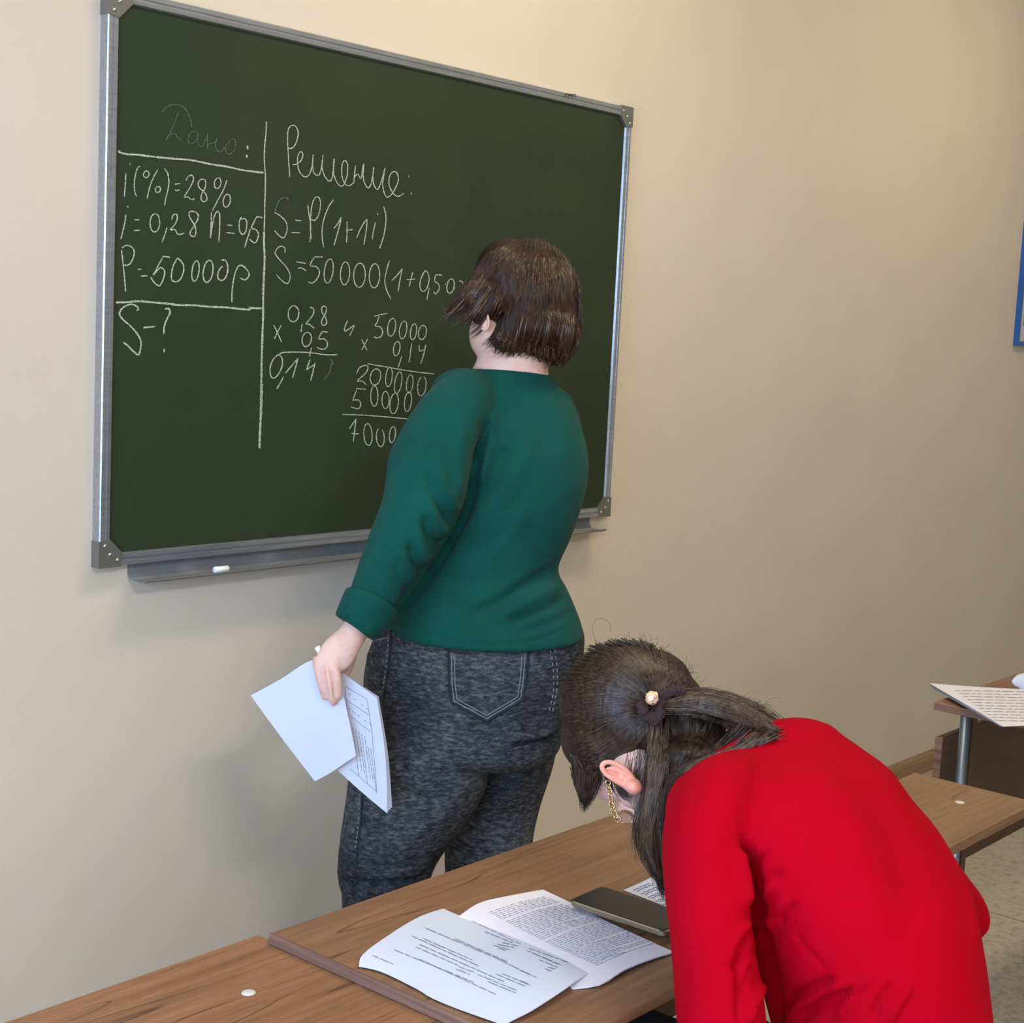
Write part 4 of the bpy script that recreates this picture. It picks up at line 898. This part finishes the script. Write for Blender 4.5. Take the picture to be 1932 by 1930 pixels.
g.obj('seam_stitching', M_stitch, p1, kind='stuff')
# --- hair
g = G()
g.ell(P(999, 560, 2.86), RT*.0925, FW*.105, UP*.108)
g.ell(P(1018, 622, 2.83), RT*.074, FW*.085, UP*.055); g.ell(P(1062, 630, 2.87), RT*.030, FW*.06, UP*.052)
g.ell(P(957, 514, 2.84), RT*.060, FW*.08, UP*.062); g.ell(P(922, 530, 2.82), RT*.034, FW*.05, UP*.036); g.ell(P(915, 560, 2.80), RT*.042, FW*.045, UP*.040); g.ell(P(886, 564, 2.80), RT*.022, FW*.026, UP*.020)
g.ell(P(903, 588, 2.772), RT*.015, FW*.018, UP*.024); g.ell(P(965, 640, 2.795), RT*.040, FW*.03, UP*.024); g.ell(P(1045, 668, 2.84), RT*.022, FW*.04, UP*.022)
V, N, F = remesh(g, .004, 6)
V = folds(V, N, [([(930, 480), (905, 520), (880, 550)], -.004, 6), ([(960, 470), (935, 520), (925, 570)], -.004, 6), ([(1000, 480), (990, 560), (975, 640)], -.003, 7), ([(1045, 480), (1060, 560), (1055, 640)], -.003, 6), ([(1080, 540), (1085, 600), (1072, 650)], .003, 6),
                 ([(925, 600), (960, 640), (1000, 655)], -.004, 6), ([(1010, 660), (1035, 650), (1060, 655)], -.004, 5)])
h1 = mesh_obj('hair', V, F, M_hair1b, p1, label='short brown hair flicked out at the side'); bv_h1 = bvh_of(V, F)
GD = [[(938, 470), (905, 500), (882, 540), (862, 570)], [(960, 462), (925, 490), (890, 530), (862, 568), (845, 590)], [(975, 455), (935, 500), (900, 555), (870, 585), (850, 598)], [(985, 452), (950, 520), (915, 575), (898, 598), (885, 612)],
      [(995, 450), (965, 530), (940, 600), (925, 635), (908, 645)], [(1005, 449), (985, 540), (965, 610), (955, 650), (942, 668)], [(1015, 450), (1010, 540), (1000, 620), (985, 655), (975, 670)],
      [(1030, 455), (1040, 540), (1035, 620), (1020, 660), (1005, 674)], [(1045, 462), (1065, 540), (1065, 620), (1050, 665), (1035, 688)], [(1055, 470), (1080, 530), (1090, 600), (1082, 650), (1062, 688)], [(1060, 475), (1088, 530), (1096, 590), (1092, 640), (1078, 668)]]
strands('hair_strands', M_hair1, h1, bv_h1, GD, 2600, .00065, (.0003, .0035), 4, 2.82, (0, .55), (.7, 1.03), 12, wave=1.5)
locks('hair_lock', M_hair1, h1, bv_h1, GD, 60, .0036, (.45, .75), (.93, 1.07), 4)
locks('hair_lock', M_hair1, h1, bv_h1, GD[:4], 16, .0034, (.4, .7), (.98, 1.15), 5, (.001, .004))
rr_ = random.Random(5)
for k in range(46):                      # ragged tips along the lower edge of the cut
    u0 = rr_.uniform(912, 1070); v0 = np.interp(u0, [912, 945, 975, 1010, 1045, 1075], [628, 652, 662, 664, 676, 668])+rr_.uniform(-6, 4)
    h_ = hit(bv_h1, u0, v0-12, .0002)
    if h_ is None: continue
    d_ = (h_-CAM)@FW; L_ = rr_.uniform(10, 28); a_ = rr_.uniform(-.8, .35)
    pts = cr([(u0-a_*4, v0-14), (u0, v0), (u0+a_*L_*.5, v0+L_*.4), (u0+a_*L_+rr_.uniform(-5, 5), v0+L_*.7)], 4)
    g = G(); g.tube([P(x, y, d_+.0012*i) for i, (x, y) in enumerate(pts)], np.linspace(.0034, .0002, len(pts))*rr_.uniform(.5, 1.1), 7); g.obj('hair_lock', M_hair1, h1)
strands('hair_strands', M_hair1, h1, bv_h1, [[(900, 560), (870, 575), (850, 590), (836, 582)], [(905, 575), (880, 592), (862, 600), (848, 596)], [(912, 585), (895, 600), (880, 604), (868, 600)]], 160, .0006, (.0003, .004), 4, 2.79, (0, .4), (.7, 1.05), 9)
strands('hair_strands', M_hair1, h1, bv_h1, [[(925, 600), (918, 622), (908, 642)], [(945, 620), (935, 645), (928, 660)], [(970, 635), (955, 655), (947, 670)], [(995, 645), (985, 662), (970, 672)], [(1015, 650), (1000, 665), (1010, 672)], [(1050, 650), (1040, 675), (1052, 690)]], 260, .0006, (.0005, .004), 3, 2.79, (0, .3), (.6, 1.1), 8, wave=2)

# --- what that hand holds
sp = empty('paper_sheet', tuple(P(594, 1474, 2.62)), 'blank white paper sheet held in the standing person\'s left hand', 'paper')
V, F, T_ = depth_sheet([[(473, 1312, 2.640), (530, 1281, 2.628), (588, 1246, 2.612), (634, 1256, 2.604)], [(532, 1393, 2.618), (585, 1360, 2.606), (630, 1338, 2.600), (654, 1338, 2.602)], [(594, 1474, 2.612), (620, 1460, 2.606), (646, 1443, 2.602), (672, 1425, 2.600)]], 20, 18)
mesh_obj('sheet', *T_, M_paper, sp)
hd_ = empty('printed_handout', tuple(P(733, 1535, 2.64)), 'printed handout of several sheets held behind the blank sheet beside the jeans', 'paper')
for k in range(4):
    o = k*2.2; dd = .0045*k
    V, F, T_ = depth_sheet([[(640+o*.4, 1265+k*.3, 2.618+dd), (676+o*.5, 1291, 2.620+dd), (711+o*.5, 1317-k, 2.622+dd)], [(634+o*.3, 1358, 2.622+dd), (682, 1388, 2.624+dd), (727+o*.8, 1424, 2.626+dd)], [(636+o, 1452, 2.626+dd), (682+o, 1494-k, 2.628+dd), (731+o*1.3, 1535-3.5*k, 2.628+dd)]], 14, 16)
    mesh_obj('sheet', *T_, M_paper, hd_)
    if k == 0: bv_hs = bvh_of(V, F)
g = G(); K = 350/1501
zz = lambda x, y: (450+x*K, 1100+y*K)
for a, b in [((862,835),(1040,940)), ((1040,940),(1080,1210)), ((862,835),(885,1060)), ((885,1060),(1078,1210)), ((870,945),(1060,1070)), ((885,1060),(905,1200)), ((900,1500),(1120,1690)), ((1080,1210),(1120,1690))]:
    ribbon(g, bv_hs, [zz(*a), zz((a[0]+b[0])/2, (a[1]+b[1])/2), zz(*b)], .9, .0004, 5, 0, sub=1)
for x, y in ((905,905),(950,945),(1005,990),(1045,1020),(900,1020),(935,1045),(975,1075),(1030,1120),(1070,1145)): words(g, bv_hs, zz(x-12, y-10), zz(x+12, y+12), 1.6, 3, 6, 1)
g.obj('printed_table', M_ink, hd_, smooth=False, kind='stuff')
g = G()
for i in range(7):
    x0 = 925+i*24; y0 = 1165+i*18; words(g, bv_hs, zz(x0, y0+(60 if i > 4 else 0)), zz(x0+48, y0+(330 if i % 3 else 395)+i*6), 1.2, 4, 14, 1.5)
g.obj('printed_text', M_ink, hd_, smooth=False, kind='stuff')
cyl_obj('chalk_stick', P(598, 1220, 2.628), P(617, 1252, 2.626), .0052, M_chalkpiece, label='white chalk stick tip poking out above the hand holding papers', cat='chalk')

# ------------------------------------------------------------ person bending over the desk
foot2 = P(1500, 2300, 1.9); foot2[2] = 0
p2 = empty('person', tuple(foot2), 'person in red sweater with a ponytail bending low over the desk', 'person')
F2v = unit(-UP*.93-RT*.22+FW*.20); U2 = unit(-RT*.80+FW*.55); U2 = unit(U2-F2v*(U2@F2v)); R2 = np.cross(F2v, U2)
hc2 = P(1212, 1418, 1.985)
g = G(); head_skin(g, hc2, R2, F2v, U2, .90)
g.ell(P(1205, 1450, 1.93), RT*.036, FW*.04, UP*.052)
limb(g, [(1240, 1410, 70, 1.97, .055), (1300, 1440, 46, 1.92, .045), (1370, 1478, 48, 1.86, .045), (1430, 1505, 70, 1.80, .05)], 'path')
limb(g, [(1470, 1430, 80, 1.79, .05), (1490, 1500, 165, 1.76, .085), (1540, 1620, 175, 1.73, .095), (1620, 1800, 160, 1.71, .10), (1670, 2000, 155, 1.70, .10), (1690, 2200, 150, 1.70, .10)], 'image', sub=3)
limb(g, [(1340, 1520, 56, 1.68, .048), (1336, 1640, 58, 1.635, .045), (1346, 1780, 52, 1.595, .042), (1362, 1920, 46, 1.575, .04), (1362, 1975, 42, 1.585, .04), (1345, 1890, 38, 1.66, .034), (1330, 1805, 32, 1.76, .026), (1336, 1757, 26, 1.85, .020), (1346, 1742, 28, 1.89, .015), (1350, 1733, 25, 1.92, .012)], 'path', sub=3)
for k in range(4): limb(g, [(1336+k*11, 1734, 8, 1.92, .008), (1338+k*11, 1724-k, 8, 1.95, .008), (1340+k*11, 1722, 7, 1.975, .007), (1342+k*11, 1720+k, 5.5, 1.985, .006)], 'path', 12, sub=3)
limb(g, [(1368, 1745, 9, 1.89, .009), (1382, 1735, 8.5, 1.92, .008), (1380, 1727, 7, 1.94, .007)], 'path', 12, sub=3)
limb(g, [(1620, 1520, 38, 1.86, .036), (1700, 1600, 34, 1.91, .034), (1784, 1672, 28, 1.968, .032), (1814, 1725, 26, 2.0, .030), (1740, 1712, 26, 2.0, .028), (1600, 1672, 24, 2.0, .024), (1500, 1664, 22, 2.02, .02), (1465, 1668, 26, 2.03, .015)], 'path', sub=3)
for k in range(4): limb(g, [(1462, 1656+k*9, 7, 2.03, .008), (1440, 1650+k*10, 7, 2.04, .008), (1424+k*2, 1654+k*9, 6.5, 2.045, .007)], 'path', 12, sub=3)
limb(g, [(1470, 1654, 8, 2.03, .008), (1452, 1642, 7.5, 2.045, .008), (1438, 1640, 6, 2.055, .006)], 'path', 12, sub=3)
for s_ in (0, 1):
    o = s_*150; dd = s_*.16
    kn = P(1225+o, 1995-o*.15, 1.87+dd); hp = P(1650+o*.2, 2260, 1.70+dd); an = kn+np.array([-.03, .02, 0]); an[2] = .06
    g.tube([hp, (hp+kn)/2, kn, (kn*.55+an*.45), an], [.068, .062, .050, .045, .032], 16)
V, N, F = remesh(g, .0032, 4); mesh_obj('body', V, F, M_skin, p2); bv_b2 = bvh_of(V, F); eyes(hc2, R2, F2v, U2, p2, .90)
for s_ in (0, 1):
    o = s_*150; dd = s_*.16; kn = P(1225+o, 1995-o*.15, 1.87+dd); a = kn+np.array([-.03, .03, 0]); a[2] = .045; fy = unit([-.1, 1, 0]); fx = np.array([1., 0, 0])
    g = G(); g.sections([(a-fy*.09+[0, 0, -.008], fx*.030, UPZ*.034), (a-fy*.06, fx*.040, UPZ*.043), (a+fy*.02, fx*.044, UPZ*.042), (a+fy*.10-[0, 0, .012], fx*.046, UPZ*.031), (a+fy*.15-[0, 0, .018], fx*.034, UPZ*.024)], 20, 2.4)
    g.obj('shoe', M_shoe, p2)
# trousers
g = G()
for s_ in (0, 1):
    o = s_*150; dd = s_*.16
    kn = P(1225+o, 1995-o*.15, 1.87+dd); hp = P(1650+o*.2, 2260, 1.70+dd); an = kn+np.array([-.03, .02, 0]); an[2] = .10
    g.tube([hp+(hp-kn)*.1, hp, (hp+kn)/2, kn, kn*.8+an*.2, (kn*.5+an*.5), an], [.08, .088, .080, .060, .062, .060, .055], 20)
g.ell(P(1690, 2230, 1.76), RT*.13, FW*.13, UP*.09)
V, N, F = remesh(g, .007, 5); V = V+N*(vnoise(V, 40, 8)*.002)[:, None]; mesh_obj('trousers', V, F, M_trs, p2)
# red sweater
g = G()
limb(g, [(1506, 1372, 42, 1.80, .035), (1500, 1388, 92, 1.79, .06), (1499, 1412, 128, 1.78, .085), (1492, 1450, 186, 1.76, .11), (1488, 1500, 226, 1.745, .13), (1512, 1560, 252, 1.73, .14), (1560, 1625, 240, 1.72, .145), (1604, 1700, 224, 1.71, .15),
         (1630, 1790, 216, 1.70, .15), (1650, 1880, 208, 1.70, .15), (1664, 1960, 202, 1.70, .15), (1682, 2080, 198, 1.70, .15), (1692, 2190, 196, 1.70, .15)], 'image', 44, caps=False, sub=5)
g.ell(P(1506, 1390, 1.79), RT*.050, FW*.05, UP*.022)
limb(g, [(1360, 1475, 50, 1.755, .050), (1345, 1520, 80, 1.705, .072), (1335, 1600, 84, 1.660, .072), (1337, 1680, 83, 1.628, .064), (1344, 1760, 80, 1.598, .06), (1352, 1840, 82, 1.582, .06), (1360, 1920, 84, 1.572, .06), (1364, 1985, 76, 1.575, .06), (1362, 2030, 50, 1.59, .05)], 'path', 30, caps=True)
limb(g, [(1364, 1985, 62, 1.58, .056), (1350, 1905, 54, 1.64, .046), (1340, 1822, 42, 1.73, .036), (1338, 1775, 34, 1.81, .028)], 'path', 24, caps=False)
limb(g, [(1600, 1500, 60, 1.84, .06), (1690, 1590, 54, 1.90, .055), (1782, 1668, 42, 1.965, .050), (1818, 1718, 42, 2.0, .050), (1806, 1738, 40, 2.005, .048), (1740, 1716, 38, 2.0, .040), (1620, 1680, 32, 2.0, .034), (1530, 1668, 28, 2.01, .030)], 'path', 26, caps=False, sub=5)
V, N, F = remesh(g, .0048, 16)
FK = 2.0
V = folds(V, N, [([(1408, 1585), (1420, 1640), (1430, 1700), (1434, 1750), (1450, 1830), (1470, 1930)], -.020, 9), ([(1392, 1600), (1402, 1660), (1412, 1710)], .005, 11), ([(1444, 1600), (1424, 1640), (1430, 1670)], -.006, 5), ([(1432, 1598), (1428, 1630)], .004, 5),
                 ([(1425, 1745), (1398, 1785), (1385, 1830)], -.006, 5), ([(1412, 1738), (1385, 1775), (1370, 1820)], .005, 7), ([(1396, 1785), (1393, 1850), (1394, 1930)], -.005, 4), ([(1432, 1790), (1408, 1835), (1402, 1880)], -.006, 5), ([(1420, 1800), (1400, 1860)], .006, 6), ([(1445, 1850), (1420, 1890), (1410, 1930)], .005, 6),
                 ([(1600, 1850), (1550, 1870), (1490, 1905)], .006, 8), ([(1575, 1845), (1530, 1862), (1480, 1885)], -.005, 6), ([(1615, 1865), (1560, 1893), (1500, 1925)], -.006, 7), ([(1690, 1855), (1660, 1890), (1645, 1930)], -.004, 7), ([(1718, 1858), (1690, 1900), (1680, 1930)], .004, 7), ([(1645, 1840), (1610, 1870), (1580, 1925)], .004, 8),
                 ([(1460, 1660), (1440, 1690), (1436, 1720)], .005, 7), ([(1490, 1690), (1455, 1725), (1445, 1760)], .004, 8), ([(1475, 1640), (1445, 1670)], -.004, 5), ([(1500, 1700), (1465, 1740)], -.003, 6),
                 ([(1560, 1420), (1640, 1500), (1700, 1620), (1720, 1760)], -.0022, 30), ([(1530, 1430), (1590, 1530), (1640, 1680), (1650, 1800)], .002, 34), ([(1800, 1600), (1828, 1690), (1843, 1790)], .002, 8), ([(1560, 1830), (1520, 1790), (1500, 1760)], -.0015, 4)])
V = V+N*(vnoise(V, 30, 9)*.0012)[:, None]; FK = 1.35
mesh_obj('sweater', V, F, M_red, p2); bv_s2 = bvh_of(V, F)
# hair, gathered at the back
g = G()
g.ell(P(1180, 1328, 1.975), RT*.0865, FW*.098, UP*.079); g.ell(P(1262, 1345, 1.96), RT*.050, FW*.07, UP*.056); g.ell(P(1225, 1290, 1.97), RT*.055, FW*.075, UP*.045)
g.ell(P(1118, 1392, 1.985), RT*.042, FW*.08, UP*.045); g.ell(P(1290, 1405, 1.92), RT*.040, FW*.050, UP*.042); g.ell(P(1318, 1428, 1.865), RT*.048, FW*.035, UP*.026); g.ell(P(1280, 1440, 1.87), RT*.03, FW*.03, UP*.02); g.ell(P(1315, 1370, 1.90), RT*.036, FW*.04, UP*.034)
limb(g, [(1108, 1430, 30, 1.96, .03), (1108, 1470, 24, 1.955, .02), (1106, 1500, 14, 1.955, .012), (1103, 1520, 5, 1.955, .005)], 'path', 16)
limb(g, [(1245, 1338, 16, 1.88, .014), (1300, 1326, 18, 1.86, .013), (1370, 1338, 18, 1.835, .011), (1425, 1362, 14, 1.80, .009), (1465, 1378, 7, 1.76, .005)], 'path', 16)
limb(g, [(1250, 1370, 30, 1.91, .03), (1246, 1430, 28, 1.885, .025), (1236, 1500, 22, 1.87, .02), (1226, 1560, 20, 1.865, .016), (1234, 1620, 14, 1.865, .011), (1250, 1668, 6, 1.865, .006)], 'path', 18)
limb(g, [(1460, 1388, 10, 1.745, .007), (1395, 1418, 12, 1.76, .009), (1325, 1440, 14, 1.775, .010), (1280, 1464, 14, 1.785, .010), (1256, 1510, 12, 1.80, .010), (1248, 1570, 8, 1.83, .006)], 'path', 16)
V, N, F = remesh(g, .0036, 5)
h2 = mesh_obj('hair', V, F, M_hair2b, p2, label='long dark brown hair tied in a low ponytail'); bv_h2 = bvh_of(V, F)
H = [[(1205, 1207), (1228, 1235), (1240, 1275), (1242, 1318)], [(1165, 1206), (1205, 1228), (1230, 1270), (1240, 1318)], [(1110, 1218), (1165, 1232), (1208, 1268), (1234, 1320)], [(1075, 1255), (1120, 1263), (1180, 1290), (1230, 1325)], [(1058, 1300), (1110, 1298), (1170, 1308), (1228, 1328)],
     [(1053, 1350), (1110, 1337), (1170, 1328), (1228, 1332)], [(1060, 1392), (1110, 1375), (1170, 1350), (1230, 1338)], [(1078, 1430), (1125, 1410), (1180, 1372), (1234, 1342)], [(1110, 1448), (1150, 1432), (1200, 1387), (1238, 1346)], [(1150, 1444), (1188, 1420), (1222, 1378), (1242, 1348)]]
H = [[(1330, 1338), (1300, 1330), (1270, 1332), (1250, 1334)], [(1318, 1300), (1290, 1305), (1262, 1318), (1249, 1330)], [(1292, 1262), (1270, 1285), (1254, 1308), (1247, 1325)], [(1262, 1232), (1252, 1262), (1248, 1295), (1245, 1320)], [(1232, 1215), (1236, 1245), (1242, 1285), (1243, 1318)]]+H
strands('hair_strands', M_hair2, h2, bv_h2, H, 3400, .0006, (.0003, .0025), 3, 1.97, (0, .35), (.75, 1.0), 12)
strands('hair_strands', M_hair2c, h2, bv_h2, H, 260, .0005, (.0008, .003), 3, 1.97, (0, .35), (.75, 1.0), 12)
PT = [[(1245, 1325), (1310, 1306), (1370, 1312), (1430, 1335), (1468, 1368), (1495, 1376)], [(1245, 1332), (1320, 1322), (1390, 1342), (1440, 1368), (1482, 1382)], [(1245, 1340), (1310, 1345), (1380, 1370), (1430, 1392), (1470, 1386)]]
strands('hair_strands', M_hair2c, h2, bv_h2, PT, 420, .0006, (.002, .008), 7, 1.84, (0, .35), (.6, 1.0), 14, wave=4)
strands('hair_strands', M_hair2, h2, bv_h2, PT, 620, .0006, (.0003, .004), 5, 1.84, (0, .35), (.7, 1.0), 14, wave=2)
strands('hair_strands', M_hair2, h2, bv_h2, [[(1232, 1345), (1222, 1420), (1212, 1500), (1198, 1560), (1208, 1610), (1240, 1648)], [(1245, 1350), (1240, 1430), (1232, 1500), (1222, 1560), (1232, 1620), (1250, 1680)], [(1262, 1350), (1264, 1420), (1255, 1480), (1248, 1540), (1248, 1600), (1252, 1690)]], 620, .0006, (.0003, .004), 3.5, 1.87, (0, .4), (.7, 1.04), 16, wave=2.5)
strands('hair_strands', M_hair2c, h2, bv_h2, [[(1390, 1365), (1360, 1400), (1310, 1436), (1268, 1470)], [(1482, 1380), (1400, 1420), (1330, 1438), (1272, 1472)]], 260, .0005, (.001, .006), 6, 1.80, (0, .35), (.7, 1.05), 14, wave=4)
strands('hair_strands', M_hair2c, h2, bv_h2, [[(1232, 1345), (1222, 1420), (1212, 1500), (1198, 1560), (1208, 1610), (1240, 1648)], [(1258, 1350), (1255, 1430), (1245, 1500), (1236, 1560), (1242, 1620), (1252, 1690)]], 220, .0005, (.001, .006), 6, 1.87, (0, .4), (.7, 1.04), 16, wave=4)
strands('hair_strands', M_hair2, h2, bv_h2, [[(1300, 1345), (1290, 1400), (1272, 1450), (1258, 1500)], [(1340, 1350), (1320, 1400), (1290, 1445), (1262, 1480)], [(1390, 1365), (1360, 1400), (1310, 1436), (1268, 1470)], [(1482, 1380), (1400, 1420), (1330, 1438), (1272, 1472)]], 620, .0006, (.0003, .004), 4, 1.80, (0, .35), (.7, 1.03), 14, wave=2)
strands('hair_strands', M_hair2, h2, bv_h2, [[(1075, 1415), (1082, 1470), (1100, 1524)], [(1100, 1440), (1105, 1490), (1102, 1525)], [(1140, 1446), (1130, 1490), (1106, 1523)]], 260, .0006, (.0003, .004), 3, 1.95, (0, .4), (.6, 1.05), 10, wave=1.5)
# loose fine hairs
g = G()
for _ in range(130):
    t = random.random(); th = math.radians(-165+150*t); u0 = 1190+125*math.cos(th); v0 = 1330+118*math.sin(th); L = random.uniform(6, 26); a = th+random.uniform(-1.3, 1.3); k = random.uniform(-.12, .12); pts = []; x, y = u0, v0
    for i in range(9): pts.append(P(x, y, 1.975-.002*i)); x += math.cos(a)*L/8; y += math.sin(a)*L/8; a += k*3
    g.tube(pts, .00016, 3)
for _ in range(60):
    u0 = random.uniform(1290, 1440); v0 = 1312+(u0-1290)*.16+random.uniform(-8, 4); a = random.uniform(-.9, .3); k = random.uniform(-.05, .2); L = random.uniform(15, 45); pts = []; x, y = u0, v0
    for i in range(10): pts.append(P(x, y, 1.85)); x += math.cos(a)*L/9; y += math.sin(a)*L/9; a += k
    g.tube(pts, .00016, 3)
for st in ([(1126, 1216), (1118, 1190), (1122, 1172), (1136, 1167), (1150, 1176), (1152, 1192)], [(1455, 1345), (1480, 1360), (1496, 1378), (1488, 1385)], [(1460, 1340), (1495, 1368), (1500, 1376)]):
    g.tube([P(u, v, 1.96 if u < 1300 else 1.78) for u, v in cr(st, 6)], .0003, 4)
g.obj('flyaway_hair', M_hair2, h2, kind='stuff')
# ear
g = G(); e0 = np.array([1138, 1446.]); e1 = np.array([1196, 1484.]); DE = 1.865
ax_ = unit(P(*e1, DE+.01)-P(*e0, DE)); pe = unit(np.cross(ax_, FW)); cE = (P(*e0, DE)+P(*e1, DE+.01))/2
g.ell(cE+ax_*.004, ax_*.024, pe*.0095, FW*.006, 20, 12); g.ell(cE+ax_*.022, ax_*.013, pe*.010, FW*.02, 16, 10)
rim = [P(u, v, d) for u, v, d in smooth_rows([(1178, 1481, DE+.004), (1160, 1472, DE), (1145, 1461, DE-.002), (1136, 1449, DE-.002), (1139, 1440, DE-.002), (1152, 1438, DE-.001), (1168, 1444, DE+.001), (1184, 1456, DE+.004), (1198, 1474, DE+.012)], 4)]
g.tube(rim, .0033, 10)
V, N, F = remesh(g, .0013, 4); V = folds(V, N, [([(1145, 1452), (1158, 1458), (1172, 1464)], -.004, 3.0)]); mesh_obj('ear', V, F, M_ear, p2, label='pink ear showing below the hair')
g = G(); ear_geo(g, hc2+R2*.068-F2v*.01, R2, -F2v, U2); g.obj('ear', M_ear, p2)
strands('hair_strands', M_hair2, h2, bv_b2, [[(1186, 1400), (1178, 1440), (1172, 1480), (1180, 1520)], [(1205, 1398), (1198, 1450), (1192, 1500), (1200, 1540)], [(1222, 1400), (1214, 1450), (1206, 1500), (1208, 1545)]], 70, .0003, (.001, .005), 6, 1.9, (0, .5), (.5, 1.0), 10, wave=4)
strands('hair_strands', M_hair2, h2, bv_b2, [[(1138, 1462), (1160, 1488), (1188, 1512)], [(1150, 1470), (1172, 1490), (1196, 1508)]], 110, .0004, (.001, .004), 5, 1.9, (0, .4), (.6, 1.0), 8, wave=2)
# scrunchie and bead
g = G(); TZ = 1.868
for i in range(26):
    t = i/25; q = resample(cr([(1213, 1330), (1218, 1350), (1234, 1358), (1247, 1345), (1249, 1326), (1244, 1312), (1258, 1310), (1274, 1302), (1284, 1304)], 4), 26)[i]
    g.ell(P(q[0]+random.uniform(-2, 2), q[1]+random.uniform(-2, 2), TZ+random.uniform(-.004, .004)), RT*.0064*random.uniform(.8, 1.3), FW*.007, UP*.0064*random.uniform(.8, 1.3), 10, 8)
V, N, F = remesh(g, .0012, 2); V = V+N*(vnoise(V, 900, 2)*.0012)[:, None]; mesh_obj('scrunchie', V, F, M_scr, p2)
g = G(); g.ell(P(1230, 1317, 1.857), RT*.0082, FW*.006, UP*.0086, 22, 16); V, F = g.data(); V = V+(V-V.mean(0))*(vnoise(V, 1500, 4)*.25)[:, None]; mesh_obj('hair_bead', V, F, M_rose, p2, label='rose gold rough bead')
# glasses with a chain temple
gl = mesh_obj('eyeglasses', *(lambda gg: (gg.tube([P(1178+17*math.cos(a), 1540+12.5*math.sin(a), 1.895) for a in np.linspace(0, 2*math.pi, 25)], .0007, 6), gg.data())[1])(G()), M_gold, p2, label='thin gold eyeglass rim with chain temple')
g = G(); g.ell(P(1178, 1540, 1.896), RT*.011, FW*.0008, UP*.0082, 20, 6); g.obj('lens', M_lens, gl)
ch = resample(np.array([(1146, 1474), (1149, 1488), (1152, 1506), (1155, 1524), (1160, 1538), (1169, 1549)], float), 12)
for i in range(11):
    c = P(*((ch[i]+ch[i+1])/2), 1.872); T = unit(P(*ch[i+1], 1.872)-P(*ch[i], 1.872)); B = unit(np.cross(T, FW)) if i % 2 == 0 else unit(np.cross(T, FW)+FW*1.2); g = G(); ln = np.linalg.norm(P(*ch[i+1], 1.872)-P(*ch[i], 1.872))*.68
    g.tube([c+T*math.cos(a)*ln+B*math.sin(a)*.0033 for a in np.linspace(0, 2*math.pi, 13)], .00085, 6); g.obj('chain_link', M_gold, gl)
